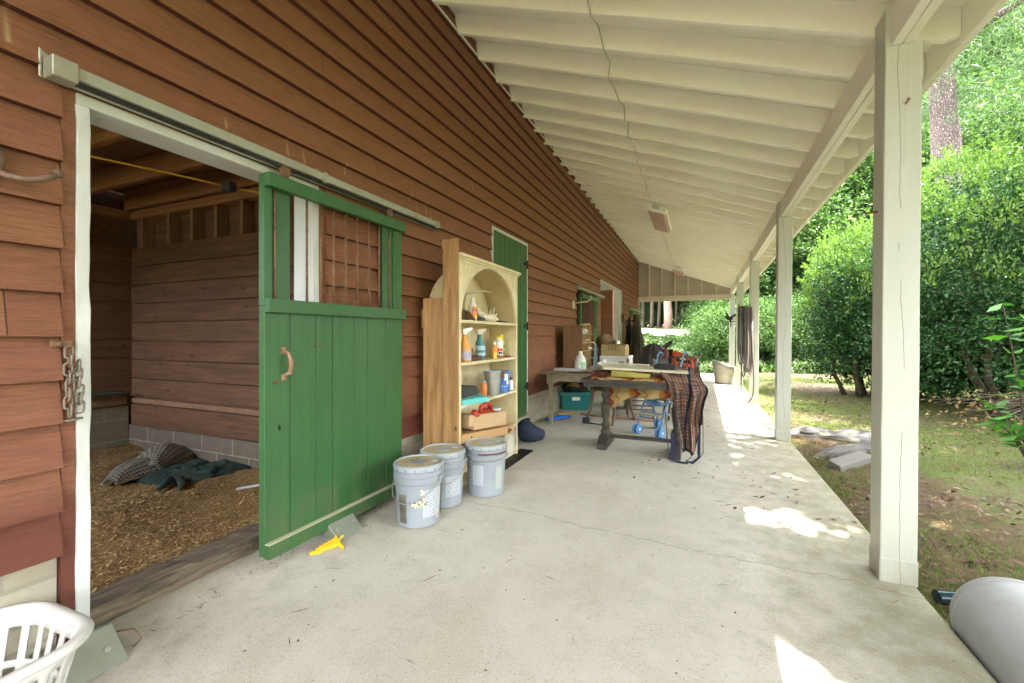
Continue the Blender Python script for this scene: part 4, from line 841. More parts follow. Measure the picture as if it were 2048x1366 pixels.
tb = thing('box', 'flat turquoise box with dark print on the front of the lower shelf', 'box', (-1.62,3.02,z3)); MB().hull8([(-1.655,2.78,z3),(-1.595,2.80,z3),(-1.53,3.08,z3-.006),(-1.655,3.16,z3)],[(-1.655,2.78,z3+.04),(-1.595,2.80,z3+.04),(-1.53,3.08,z3+.034),(-1.655,3.16,z3+.04)]).build('box_body', plain('turquoise_card',(.10,.46,.46),.4), tb, bevel=.002)
MB().hull8([(-1.5935,2.812,z3+.010),(-1.550,3.0,z3+.006),(-1.550,3.0,z3+.030),(-1.5935,2.812,z3+.034)],[(-1.5925,2.812,z3+.010),(-1.549,3.0,z3+.006),(-1.549,3.0,z3+.030),(-1.5925,2.812,z3+.034)]).build('print', c_bl, tb)
oc = bottle('spray_can', 'orange aerosol can with a grey top beside the galvanised pot', -1.63, 3.20, z3, .027, .145, .12, plain('orange_can',(.55,.16,.035),.35), m_galv, .95, 1, None, .6, 'aerosol can')
gp = thing('pot', 'tall galvanised metal pot on the lower shelf', 'pot', (-1.65,3.40,z3), local=True)
MB().lathe([(0,.002),(.058,.0),(.060,.004),(.068,.10),(.070,.145),(.072,.148),(.070,.152),(.078,.205),(.082,.208),(.081,.213),(.077,.212),(.066,.10),(.056,.01),(0,.01)],32).build('pot_body', paint('galvanised_metal',(.36,.37,.35),.4,.25,18,metal=.6,bump=.05,dirt=(.5,.5,.46),dirt_amt=.5), gp, smooth=30)
MB().ball((0,0,.195),.06,.06,.02,10,6,None,.6,2).build('contents', plain('blue_rag',(.06,.2,.36),.8), gp, smooth=True)
def paintcan(lab, x, y, z, r, h, bm, bands=(), lid=True):
    b = thing('paint_can', lab, 'paint can', (x, y, z), local=True)
    MB().lathe([(0,0),(r,0),(r+.003,.004),(r,.008),(r,h-.008),(r+.003,h-.004),(r,h)],28,caps=True).build('body', bm, b, smooth=30)
    MB().lathe([(r-.012,h),(r-.012,h-.006),(0,h-.006)],24,caps=False).lathe([(r-.001,h+.0005),(r-.012,h+.0005)],24,caps=False).build('can_lid', m_galv, b)
    for (mt, z0, z1, a0, a1) in bands: sheet('label', lambda u, v: ((r+.0012)*math.cos(R(a0+(a1-a0)*u)), (r+.0012)*math.sin(R(a0+(a1-a0)*u)), z0+(z1-z0)*v), 14, 2, mt, b, 0)
    return b
c_bcan = paint('blue_can_print', (.02,.10,.42), .3, .4, 14, dirt=(.2,.45,.62), dirt_amt=.5); c_silver = paint('tin_metal', (.5,.5,.46), .3, .2, 12, metal=.8, dirt=(.3,.2,.1))
paintcan('blue and white paint can with brown drips on the lower shelf', -1.67, 3.62, z3, .078, .195, c_bcan, [(plain('brown_drip',(.12,.06,.03)),.13,.19,-80,-30),(c_w,.11,.17,-42,-12),(c_w,.075,.105,-25,-5),(plain('pale_blue_print',(.25,.5,.72)),.055,.062,-70,60)])
paintcan('white paint can behind the cardboard carton', -1.70, 3.50, .388, .075, .195, paint('white_can', (.62,.61,.58), .35, .1, 12, dirt=(.3,.3,.3)), [(m_labdark,.09,.17,-5,25)])
z4 = .388
fb = thing('wooden_tray', 'flat wooden box under the cardboard carton, sticking out of the low shelf', 'box', (-1.6,3.15,z4)); T = mat4(Matrix.Translation((-1.615,3.13,z4+.001)) @ Matrix.Rotation(R(-10),4,'Z') @ Matrix.Rotation(R(-4),4,'X'))
MB().box(-.13,.09,-.36,.34,.02,.085,T).build('tray_body', paint('tan_wood_box',(.40,.24,.10),.6,.2,10), fb, bevel=.003)
MB().lathe([(.018,.0),(.024,.0),(.024,.001),(.018,.001)],16,lambda p: T((.0905+p[2],.26+p[0],.05+p[1]))).lathe([(.006,.0),(.010,.0),(.010,.001),(.006,.001)],16,lambda p: T((.0905+p[2],.295+p[0],.05+p[1]))).build('ink_stamp', m_brn, fb)
MB().lathe([(0,0),(.008,.0),(.006,.004),(0,.006)],10,lambda p: T((.0905+p[2],-.25+p[0],.055+p[1]))).build('latch', m_black, fb)
cbx = thing('carton', 'open cardboard carton holding a red jug on the low shelf', 'carton', (-1.62,3.17,z4+.1)); T = mat4(Matrix.Translation((-1.635,3.16,z4+.098)) @ Matrix.Rotation(R(-10),4,'Z') @ Matrix.Rotation(R(-4),4,'X'))
m = MB()
m.box(-.10,.09,-.21,.23,0,.003,T).box(.087,.09,-.21,.23,.003,.115,T).box(-.10,-.097,-.21,.23,.003,.10,T).box(-.0965,.0865,-.21,-.207,.003,.12,T).box(-.0965,.0865,.227,.23,.003,.105,T).box(.02,.0868,-.27,-.2105,.03,.115,T)
m.build('carton_body', paint('brown_cardboard',(.44,.30,.16),.75,.12,10,bump=.1), cbx)
T2 = T
jg = thing('jug', 'red plastic jug with a looped handle lying in the carton', 'jug', (-1.63,3.15,z4+.12))
MB().ball((-1.63,3.17,z4+.175),.07,.13,.065,16,10,None,.2,2).build('jug_body', plain('red_plastic',(.40,.035,.02),.35), jg, smooth=True)
MB().tube([(-1.61,3.09,z4+.21),(-1.605,3.10,z4+.265),(-1.60,3.17,z4+.285),(-1.60,3.24,z4+.265),(-1.61,3.29,z4+.20)],[.020,.018,.018,.018,.02],10).tube([(-1.60,3.03,z4+.20),(-1.59,2.98,z4+.225),(-1.585,2.95,z4+.245)],[.03,.024,.026],10).build('jug_handle', plain('red_plastic_b',(.42,.04,.025),.35), jg, smooth=True)
paintcan('tan labelled paint can on the bottom shelf, the front one', -1.62, 3.60, zf+.0775, .085, .20, c_silver, [(paint('tan_label',(.48,.44,.33),.5,.2,12),.012,.16,-100,60)])
paintcan('paint can with a dark mottled label behind the front can on the bottom shelf', -1.66, 3.775, zf+.0775, .062, .19, paint('mottled_can',(.22,.23,.2),.4,.8,25), [(plain('violet_label',(.16,.14,.4)),.13,.18,-60,60),(m_labdark,.03,.08,-60,60)])
mt_ = MB().box(-1.64,-1.50,2.95,4.02,zs(-1.5)+.003,zs(-1.5)+.012).build('floor_mat', m_black, bevel=.003); tag(mt_, 'black rubber mat strip on the floor along the cabinet front', 'mat')
bg_ = thing('bag', 'slumped dark navy bag on the floor against the wall past the cabinet', 'bag', (-1.66,4.32,zs(-1.65)))
sheet('bag_body', lambda u, v: (lambda a, ph: (-1.66+(.17+.03*pn(math.cos(a)*2, v*3))*math.cos(a)*math.sin(ph), 4.34+.15*math.sin(a)*math.sin(ph), zs(-1.65)+.005+.10*(1-math.cos(ph))*(1+.25*math.cos(a+2.2))+.012*pn(u*8, v*8)))(2*math.pi*u, math.pi*v), 36, 18, paint('navy_cloth',(.014,.026,.05),.8,.3,10,bump=.3), bg_, 0)
br_ = thing('brick', 'broken red brick by the foundation behind the navy bag', 'brick', (-1.78,4.52,zs(-1.8))); MB().nbox(-1.84,-1.72,4.50,4.62,zs(-1.8),zs(-1.8)+.06,1,4,.006,None,3).build('brick_body', paint('red_brick',(.30,.09,.05),.85,.3,20), br_, bevel=.008)
#PART4
# ------------------------------------------------------------------ work table by the wall
m_oldw = paint('peeling_cream_table', (.26,.22,.135), .75, .2, 7, (1,1,1), .4, dirt=(.12,.09,.05), dirt_amt=.7, chip=(.10,.075,.045), chip_amt=.56)
m_oldtop = wood('weathered_table_top', (.16,.12,.07), (.34,.27,.16), 0, 9, .8, knots=False, bump=.5)
zt = .754; TX0, TX1, TY0, TY1 = -1.86, -.93, 5.30, 7.15
t1 = thing('work_table', 'weathered cream work table with peeling paint against the barn wall', 'table', (-1.4,6.2,zs(-1.4)))
m = MB()
for i in range(6): a = TX0-.02+(TX1-TX0+.04)*i/6; m.nbox(a,a+(TX1-TX0+.04)/6-.004,TY0-.05,TY1,zt-.022,zt,1,8,.0015,None,i)
m.build('tabletop', m_oldtop, t1, bevel=.002)
w_ = TX1-TX0-.10
MB().prism([(0,0),(0,-.10),(.015,-.135),(.06,-.14),(.11,-.11),(.16,-.085),(w_-.16,-.085),(w_-.11,-.11),(w_-.06,-.14),(w_-.015,-.135),(w_,-.10),(w_,0)],TY0,TY0+.022,lambda a,b,d:(TX0+.06+a,d,zt-.023+b)).build('apron', m_oldw, t1, bevel=.002)
MB().box(TX1-.04,TX1-.018,TY0+.03,TY1-.05,zt-.12,zt-.023).build('apron', m_oldw, t1, bevel=.002)
for (x, y) in ((TX0+.105,TY0+.05),(TX1-.085,TY0+.05),(TX0+.08,TY1-.1),(TX1-.085,TY1-.1)):
    z0 = zs(x); MB().hull8([(x-.02,y-.02,z0),(x+.02,y-.02,z0),(x+.02,y+.02,z0),(x-.02,y+.02,z0)],[(x-.03,y-.03,zt-.024),(x+.03,y-.03,zt-.024),(x+.03,y+.03,zt-.024),(x-.03,y+.03,zt-.024)]).build('leg', m_oldw, t1, bevel=.003)
m_cub = wood('brown_pigeonhole_wood', (.15,.075,.028), (.27,.145,.055), 2, 8, .6, knots=False)
m_cubl = plain('pale_pigeonhole_edge', (.42,.27,.12), .6)
cb = thing('pigeonhole_rack', 'brown wooden pigeonhole rack on the work table against the wall', 'rack', (-1.68,6.47,zt))
x0, x1, y0, y1, z0, z1 = -1.82, -1.536, 6.10, 6.85, zt+.001, 1.37
MB().box(x0,x1,y0,y0+.015,z0,z1).box(x0,x1,y1-.015,y1,z0,z1).box(x0,x1,y0+.0155,y1-.0155,z1-.014,z1-.001).box(x0,x1,y0+.0155,y1-.0155,z0,z0+.014).box(x0,x0+.012,y0+.0155,y1-.0155,z0+.0145,z1-.0145).build('case', m_cub, cb, bevel=.002)
for k in range(1, 5): z = z0+(z1-z0)*k/5; MB().box(x0+.0125,x1+.002,y0+.0155,y1-.0155,z-.006,z+.006).build('shelf', m_cubl, cb)
for k in range(1, 4):
    y = y0+(y1-y0)*k/4
    for j in range(5): za = z0+(z1-z0)*j/5+.0075+(.007 if j == 0 else 0); zb_ = z0+(z1-z0)*(j+1)/5-.0075-(.007 if j == 4 else 0); MB().box(x0+.0125,x1,y-.004,y+.004,za,zb_).build('divider', m_cubl, cb)
def tuck(nm, lab, cat, mt, f): r = f(MB()).build(nm, mt, None, smooth=50); return tag(r, lab, cat)
dz5 = (z1-z0)/5
tuck('insulator', 'round white fence insulator in the top row of the pigeonhole rack', 'insulator', m_wplast, lambda m: m.tube([(-1.60,6.18,z1-.085),(-1.50,6.19,z1-.085)],[.042,.042],16).tube([(-1.498,6.19,z1-.085),(-1.485,6.19,z1-.085)],[.02,.02],12))
tuck('cloth_scrap', 'scrap of white cloth poking out of the pigeonhole rack third row', 'cloth scrap', c_w, lambda m: m.tube([(-1.58,6.72,z0+3*dz5-.01),(-1.52,6.73,z0+3*dz5+.0),(-1.49,6.75,z0+3*dz5-.04),(-1.50,6.78,z0+3*dz5-.075)],[.016,.02,.018,.008],8,flat=.4))
tuck('dowel', 'small white dowel resting in the second row of the pigeonhole rack', 'dowel', c_w, lambda m: m.tube([(-1.62,6.35,z0+3*dz5+.012),(-1.50,6.38,z0+3*dz5+.045)],.008,8))
tuck('rag', 'white rag bundle on the fourth row of the pigeonhole rack', 'rag', c_w, lambda m: m.ball((-1.58,6.66,z0+2*dz5+.03),.06,.07,.024,10,6,None,.5,3))
tuck('glove', 'tan work glove lying on top of the pigeonhole rack', 'glove', paint('tan_glove', (.42,.30,.12), .8, .3, 20), lambda m: m.ball((-1.60,6.42,z1+.018),.06,.15,.018,10,6,None,.4,5).tube([(-1.58,6.5,z1+.02),(-1.55,6.58,z1+.03),(-1.54,6.62,z1+.012)],[.02,.016,.009],8))
tuck('squeeze_bottle', 'narrow blue and clear squeeze bottle beside the pigeonhole rack', 'bottle', c_lblue, lambda m: m.lathe([(0,0),(.026,0),(.028,.01),(.028,.12),(.02,.15),(.008,.165),(.006,.21),(0,.212)],14,None,(-1.50,6.80,zt+.14)).box(-1.53,-1.47,6.77,6.83,zt+.001,zt+.139))
jgm = paint('translucent_white_jug', (.62,.64,.57), .35, .06, 4)
jg = thing('plastic_jug', 'cloudy white gallon jug standing at the front of the work table', 'jug', (-1.46,5.70,zt), local=True)
MB().lathe([(0,.003),(.068,0),(.076,.008),(.077,.125),(.072,.15),(.045,.205),(.024,.225),(.024,.24),(.028,.243),(.028,.262),(0,.262)],24).build('jug_body', jgm, jg, smooth=40)
sheet('label', lambda u, v: (.078*math.cos(R(-75+55*u)), .078*math.sin(R(-75+55*u)), .02+.10*v), 8, 2, paint('green_print', (.22,.45,.25), .5, .5, 30, dirt=(.6,.6,.5)), jg, 0)
tg = lambda o, a, b, g=None: tag(o, a, b, g)
tg(MB().hull8([(-1.80,5.58,zt+.001),(-1.30,5.50,zt+.001),(-1.28,5.62,zt+.001),(-1.78,5.70,zt+.001)],[(-1.80,5.58,zt+.035),(-1.30,5.50,zt+.035),(-1.28,5.62,zt+.035),(-1.78,5.70,zt+.035)]).build('trim_board', m_white, bevel=.003), 'short white trim board lying on the work table behind the jug', 'board')
tg(MB().box(-1.55,-1.30,5.39,5.43,zt+.001,zt+.012).build('file', m_black, bevel=.003), 'black flat metal file at the front edge of the work table', 'file')
m_org = plain('safety_orange', (.85,.16,.01), .4)
tg(MB().hull8([(-1.52,5.60,zt+.014),(-1.02,5.22,zt+.022),(-1.00,5.25,zt+.022),(-1.50,5.63,zt+.014)],[(-1.52,5.60,zt+.026),(-1.02,5.22,zt+.034),(-1.00,5.25,zt+.034),(-1.50,5.63,zt+.026)]).build('strip', m_org), 'bright orange plastic strip lying across the two tables', 'strip')
for i, (a, b, lab) in enumerate((((-1.25,5.30,.80),(-1.02,4.86,.905),'front white pipe leaning between the work table and the white board'),((-1.17,5.36,.835),(-.98,4.93,.93),'rear white pipe leaning between the work table and the white board'))):
    a, b = Vector(a), Vector(b); r = thing('pipe', lab, 'pipe', tuple(a), group='white pipes on the table')
    MB().tube([a, b], .028, 16).build('pipe_body', m_wplast, r, smooth=40); d = (b-a).normalized()
    MB().tube([a-d*.0006, a-d*.0002], .021, 16).build('bore', m_black, r)
# boxes on the work table
m_sty = paint('white_foam', (.66,.66,.62), .7, .08, 20, bump=.1, dirt=(.45,.44,.4), dirt_amt=.5)
sb = thing('foam_box', 'white foam box with a broken corner under the cardboard box', 'box', (-1.18,6.85,zt))
MB().nbox(-1.40,-.97,6.62,7.08,zt+.001,.915,0,8,.003,None,2).build('box_body', m_sty, sb, bevel=.01); 
MB().box(-1.402,-.962,6.615,7.082,.878,.918).build('box_lid', m_sty, sb, bevel=.012, seg=2)
MB().lathe([(0,0),(.05,0),(.05,.002),(0,.002)],20,lambda p: (-1.075+p[0]*1.1,6.6195-p[2],.80+p[1]*.85)).build('torn_hole', paint('torn_tan', (.22,.16,.10), .9, .4, 30), sb)
m_card = paint('cardboard', (.40,.285,.13), .75, .1, 6, bump=.1, dirt=(.30,.2,.09), dirt_amt=.4)
lb = thing('cardboard_box', 'old tan cardboard box printed LEE on top of the white foam box', 'box', (-1.19,6.85,.919))
MB().nbox(-1.386,-1.02,6.66,7.02,.9195,1.075,0,6,.003,None,4).build('box_body', m_card, lb, bevel=.006)
MB().hull8([(-1.39,6.65,1.077),(-1.015,6.65,1.077),(-1.015,6.84,1.077),(-1.39,6.84,1.077)],[(-1.39,6.65,1.081),(-1.015,6.65,1.081),(-1.015,6.84,1.095),(-1.39,6.84,1.095)]).build('flap', m_card, lb)
m_ink = plain('black_ink', (.03,.025,.02), .7)
text_mesh('lettering', 'LEE', .075, lambda c: (-1.21+c[0]*1.25, 6.6545-c[2], 1.037+c[1]*.8), m_ink, lb)
MB().box(-1.33,-1.09,6.6535,6.6552,1.003,1.007).build('print_line', m_ink, lb)
pb = tuck('paper_sack', 'rounded brown paper sack behind the cardboard box', 'sack', paint('brown_sack', (.20,.13,.07), .85, .3, 10, bump=.3), lambda m: m.ball((-1.45,7.35,1.12),.17,.14,.12,14,10,None,.3,6).box(-1.62,-1.25,7.2,7.5,.75,1.02))
tuck('tin', 'small grey metal tin behind the cardboard box', 'tin', c_silver, lambda m: m.lathe([(0,0),(.05,0),(.05,.09),(0,.09)],20,None,(-1.24,7.25,1.055)).box(-1.32,-1.16,7.17,7.33,.756,1.054))
# teal tote
m_tote = plain('teal_tote_plastic', (.012,.165,.155), .4)
zt0 = zs(-1.75); T = rotz(R(24), (-1.80,6.62,zt0))
tt = thing('storage_tote', 'teal plastic storage tote on the floor under the work table', 'tote', (-1.80,6.62,zt0))
MB().hull8([(-.20,-.17,.0),(.20,-.17,.0),(.20,.17,.0),(-.20,.17,.0)],[(-.24,-.21,.25),(.24,-.21,.25),(.24,.21,.25),(-.24,.21,.25)],T).build('tote_body', m_tote, tt, bevel=.02, seg=2)
MB().box(-.255,.255,-.225,-.208,.225,.275,T).box(-.255,.255,.208,.225,.225,.275,T).box(-.255,-.238,-.2075,.2075,.225,.275,T).box(.238,.255,-.2075,.2075,.225,.275,T).build('tote_rim', m_tote, tt, bevel=.004)
MB().box(-.06,.06,-.216,-.206,.15,.20,T).build('sticker', c_w, tt)
cl = thing('cloth_bundle', 'dark and tan cloths heaped in the teal tote', 'cloth', (-1.8,6.62,zt0+.2))
MB().ball((0,0,.30),.20,.17,.10,16,10,T,.5,1).build('dark_cloth', plain('dark_cloth', (.025,.022,.02), .9), cl, smooth=True)
MB().ball((-.02,-.06,.36),.11,.09,.07,14,8,T,.5,4).build('tan_cloth', paint('tan_cloth', (.25,.20,.09), .9, .3, 10), cl, smooth=True)
bm_ = thing('broom', 'long reddish broom handle with a bristle head on the floor under the tables', 'broom', (-1.5,5.9,.09))
MB().tube([(-1.55,6.02,zs(-1.5)+.03),(-.55,6.18,zs(-.55)+.016)],.013,8).build('handle', paint('worn_handle_wood', (.30,.13,.07), .6, .2, 10), bm_, smooth=True)
m = MB()
for k in range(60): a = random.random(); b = random.random(); m.tube([(-1.60-.03*a,5.98+.1*b,zs(-1.6)+.02+.03*a),(-1.80-.05*b,5.86+.22*a,zs(-1.8)+.004+.02*random.random())],.003,4)
bo = m.build('bristles', paint('straw', (.40,.30,.13), .85, .3, 30), bm_); bo['kind'] = 'stuff'
tg(MB().tube([(-1.84,5.42,zs(-1.8)+.03),(-1.72,5.62,zs(-1.7)+.035),(-1.64,5.80,zs(-1.6)+.03)],[.03,.04,.03],8,flat=.6).build('brush', plain('blue_plastic', (.015,.13,.60), .4), smooth=True), 'bright blue plastic hand brush on the floor by the table leg', 'brush')
tg(MB().box(-1.40,-1.32,5.56,5.62,zs(-1.36),zs(-1.36)+.075).tube([(-1.36,5.6,zs(-1.36)+.01),(-1.25,5.58,zs(-1.2)+.01),(-1.12,5.6,zs(-1.1)+.006)],[.012,.01,.006],6).build('block', m_dark, bevel=.006), 'small black block on the porch floor in front of the teal tote', 'block')
# ------------------------------------------------------------------ dark trestle table
m_dk = paint('dark_weathered_wood', (.035,.031,.024), .7, .35, 10, (1,1,1), .4, dirt=(.12,.115,.07), dirt_amt=.5, fine=80)
t2 = thing('trestle_table', 'dark trestle table with turned legs and a low stretcher', 'table', (-.56,4.65,zs(-.56)))
m = MB()
for i in range(4): m.nbox(-1.13,-.06,4.40+i*.14,4.40+i*.14+.137,.745,.778,0,8,.0015,None,i+3)
m.build('tabletop', m_dk, t2, bevel=.003)
MB().box(-1.10,-.09,4.42,4.442,.700,.7445).build('apron', m_dk, t2, bevel=.002); MB().box(-1.10,-.09,4.90,4.92,.700,.7445).build('apron', m_dk, t2, bevel=.002)
pf = [(0,.0),(.046,.0),(.050,.02),(.044,.05),(.030,.06),(.034,.072),(.046,.085),(.047,.11),(.036,.125),(.027,.135),(.027,.15),(.034,.19),(.043,.26),(.047,.31),(.044,.325),(.049,.335),(.049,.35),(.036,.36),(.026,.39),(.030,.41),(.043,.44),(.040,.47),(.028,.49),(.034,.51),(.046,.53),(.046,.56),(0,.56)]
for x in (-.913,-.212):
    z0 = zs(x); H_ = .70-(z0+.125)
    lg = MB().lathe([(r*1.02, z*H_/.56) for r, z in pf], 20, None, (x,4.62,z0+.125)).build('leg', m_dk, t2, smooth=35)
    MB().prism([(4.40,z0),(4.86,z0),(4.86,z0+.05),(4.80,z0+.085),(4.72,z0+.124),(4.52,z0+.124),(4.46,z0+.085),(4.40,z0+.05)],x-.048,x+.048,lambda a,b,d:(d,a,b)).build('foot', m_dk, lg, bevel=.006)
    MB().box(x-.045,x+.045,4.44,4.90,.701,.744).build('cross_bar', m_dk, lg, bevel=.003)
MB().box(-.865,-.260,4.59,4.65,.155,.185).build('stretcher', m_dk, t2, bevel=.004)
def blanket_mat():
    t = NT('patterned_yellow_blanket'); v = t.n('UVMap').outputs[0]; s = t.n('SeparateXYZ', {0: v})
    a = t.noise(t.n('Mapping', {0: v, 3: (5., 9., 1.)}).outputs[0], 1., 3, .5, .6)
    st = t.math('FRACT', t.math('MULTIPLY', s.outputs[0], 2.6)); zig = t.math('ABSOLUTE', t.math('SUBTRACT', t.math('FRACT', t.math('MULTIPLY', s.outputs[1], 7.)), .5))
    dd = t.math('ADD', st, t.math('MULTIPLY', zig, .32))
    c = t.ramp(dd, [(.0,(.38,.14,.02)),(.26,(.38,.14,.02)),(.27,(.22,.02,.012)),(.42,(.22,.02,.012)),(.43,(.46,.34,.145)),(.62,(.46,.34,.145)),(.63,(.35,.06,.02)),(.67,(.35,.06,.02)),(.68,(.46,.34,.145)),(1.,(.46,.34,.145))])
    t.t.nodes[-1]; 
    for n_ in t.t.nodes:
        if n_.type == 'VALTORGB': n_.color_ramp.interpolation = 'CONSTANT'
    t.bump(t.noise(t.coord('Object'), 60, 4), .3, .004); return t.fin(t.mix(t.math('MULTIPLY', a, .25), c, (.40,.26,.09)), .9)
bl = thing('blanket', 'yellow and red patterned blanket spread on the trestle table and hanging behind it', 'blanket', (-.6,4.9,.6))
def blf(u, v):
    x = -1.02+u*.80+.02*pn(v*4, u*3, 2)
    if v < .55: y = 4.405+v/.55*.55; z = .783+.018*abs(pn(u*5, v*6))+.012*(1+pn(u*9, v*9))+(.02*math.sin(u*3)**2 if v > .1 else 0); z -= .018*max(0, 1-v/.06)
    else:
        f = (v-.55)/.45; L = .25+.15*ss(.5,.0,u)+.03*pn(u*4, 1); y = 4.955+.015*math.sin(f*1.6)+.018*math.sin(u*17)*f; z = .79-L*f
    return (x, y, z)
sheet('blanket_cloth', blf, 60, 44, blanket_mat(), bl, .008)
m_panel = paint('cream_door_panel', (.60,.57,.42), .55, .05, 6, dirt=(.42,.38,.24), dirt_amt=.5)
wp = thing('panel', 'long cream white board lying flat on top of the trestle table', 'board', (-.55,4.7,.86))
MB().hull8([(-.90,4.425,.880),(-.095,4.455,.858),(-.13,4.96,.858),(-1.08,4.93,.885)],[(-.90,4.425,.905),(-.095,4.455,.876),(-.13,4.96,.876),(-1.08,4.93,.908)]).build('board', m_panel, wp, bevel=.002)
tg(MB().hull8([(-1.02,4.90,.909),(-.50,4.93,.895),(-.50,4.99,.895),(-1.02,5.0,.909)],[(-1.02,4.90,.921),(-.50,4.93,.907),(-.50,4.99,.907),(-1.02,5.0,.921)]).build('slat', m_panel, bevel=.002), 'thin cream slat lying along the back of the white board', 'slat')
tg(MB().hull8([(-.82,4.42,.812),(-.44,4.42,.806),(-.44,4.62,.806),(-.82,4.62,.812)],[(-.82,4.42,.876),(-.44,4.42,.85),(-.44,4.62,.85),(-.82,4.62,.876)]).build('book', paint('green_yellow_book', (.26,.25,.03), .5, .5, 8, (.6,3,9), dirt=(.48,.33,.08), dirt_amt=.9), bevel=.006), 'long green and yellow bundle wedged under the white board', 'bundle')
tuck('cloth_scrap', 'dark red and black cloth bunched at the left end of the trestle table', 'cloth', paint('dark_red_cloth', (.10,.03,.02), .9, .7, 10), lambda m: m.ball((-.93,4.60,.82),.11,.14,.045,14,8,None,.5,8))
cs = thing('case', 'small black padded case on top of the white board', 'case', (-.32,4.65,.88)); T = rotz(R(-4), (-.318,4.66,.8775))
MB().box(-.105,.105,-.07,.07,.002,.06,T).build('case_body', m_dark, cs, bevel=.024, seg=4, smooth=60)
MB().tube([T((a, b, .032)) for a, b in rrect(.1055,.0705,.024,5)],.003,6,closed=True).build('zip', m_black, cs)
# plaid blanket over the corner
def plaid_mat():
    t = NT('plaid_horse_blanket'); v = t.n('UVMap').outputs[0]; s = t.n('SeparateXYZ', {0: v})
    def line(c, fr, ph, wd): return t.math('LESS_THAN', t.math('ABSOLUTE', t.math('SUBTRACT', t.math('FRACT', t.math('ADD', t.math('MULTIPLY', c, fr), ph)), .5)), wd)
    U, Vv = s.outputs[0], s.outputs[1]; c = (.21,.145,.095)
    c = t.mix(t.math('MULTIPLY', line(U, 4., 0., .2), .6), c, (.12,.032,.028)); c = t.mix(t.math('MULTIPLY', line(Vv, 8., 0., .2), .6), c, (.12,.032,.028))
    for (cc, fr, ph, wd, col) in ((U,4.,.5,.05,(.02,.022,.04)),(U,4.,.38,.025,(.02,.022,.04)),(Vv,8.,.5,.05,(.02,.022,.04)),(Vv,8.,.38,.025,(.02,.022,.04)),(U,4.,.0,.02,(.42,.37,.28)),(Vv,8.,.0,.02,(.42,.37,.28))): c = t.mix(t.math('MULTIPLY', line(cc, fr, ph, wd), .75), c, col)
    edge = t.math('MAXIMUM', t.math('GREATER_THAN', t.math('ABSOLUTE', t.math('SUBTRACT', U, .5)), .465), t.math('GREATER_THAN', Vv, .965))
    edge = t.math('MAXIMUM', edge, t.math('LESS_THAN', t.math('ABSOLUTE', t.math('SUBTRACT', U, t.math('MULTIPLY_ADD', Vv, -.5, .78))), .035))
    c = t.mix(edge, c, (.012,.017,.035)); t.bump(t.noise(t.coord('Object'), 150, 3), .2, .003); return t.fin(c, .95, 0, .2)
pb = thing('plaid_blanket', 'tan and red plaid horse blanket draped over the right corner of the trestle table', 'blanket', (-.15,4.4,.1))
def plf(u, v):
    xl = -.38+.10*ss(.0,.45,v); wtop = .37-.17*ss(.25,1,v); x = xl+.10*ss(.4,1,v)+u*wtop
    fold = .050*math.sin(u*15+v*2.2)+.024*math.sin(u*31+v*4+1)
    if v < .2: t = v/.2; y = 4.78-.41*t; z = .90-.055*t+.02*pn(u*5, v*8)-.05*u*(t)
    else:
        f = (v-.2)/.8; L = .68*(1-.45*ss(.62,1,u)-.50*ss(.22,.0,u)); y = 4.37-.015-.03*math.sin(f*2.2)+fold*ss(0,.25,f); z = .845-.05*u-L*f+.012*pn(u*7, v*7)
    return (x, y, z)
sheet('blanket_cloth', plf, 72, 70, plaid_mat(), pb, .006)
m_navy = plain('navy_webbing', (.010,.016,.045), .7)
MB().tube([(-.30,4.40,.5),(-.285,4.42,.25),(-.27,4.43,.10),(-.22,4.39,.05),(-.20,4.33,.047),(-.10,4.32,.045)],.017,6,flat=.25).build('strap', m_navy, pb)
MB().tube([(-.06,4.36,.55),(-.055,4.36,.22),(-.075,4.37,.09),(-.12,4.36,.055),(-.06,4.34,.05),(-.005,4.36,.10),(.0,4.36,.45)],.013,6,flat=.3).build('strap', m_navy, pb)
MB().tube([(.02,4.48,.74),(.03,4.46,.4),(.03,4.45,.12),(.0,4.44,.075),(-.015,4.45,.12),(-.01,4.46,.5)],.005,6).build('cord', paint('brown_cord', (.12,.09,.06), .9), pb)
MB().box(-.25,-.21,4.36,4.37,.06,.30,rotz(0)).build('strap', m_navy, pb)
# ------------------------------------------------------------------ stroller
m_sb = paint('blue_stroller_tube', (.075,.17,.31), .4, .15, 10, dirt=(.3,.4,.5), dirt_amt=.4); m_sf = plain('blue_fabric', (.10,.22,.40), .8); m_tyre = plain('light_blue_tyre', (.085,.23,.44), .5)
zst = zs(-.5); st = thing('stroller', 'light blue folding umbrella stroller behind the trestle table', 'stroller', (-.55,5.3,zst), local=True, rotz=R(-27))
def wheel(x, y): 
    r = .060; tr_ = lambda p: (x+p[2], y+p[0], r+p[1])
    wv = MB().lathe([(.042,-.012),(.052,-.014),(.06,-.006),(.06,.006),(.052,.014),(.042,.012),(.042,-.012)],20,tr_,caps=False).build('wheel', m_tyre, st, smooth=40)
    MB().lathe([(0,-.010),(.042,-.010),(.042,.010),(0,.010)],16,tr_).build('hub', m_sf, wv, smooth=30); MB().lathe([(0,-.016),(.012,-.016),(.012,.016),(0,.016)],10,tr_).build('axle', c_w, wv)
for (x, y) in ((-.15,0),(.15,0),(-.15,.46),(.15,.46)): wheel(x-.024, y); wheel(x+.024, y)
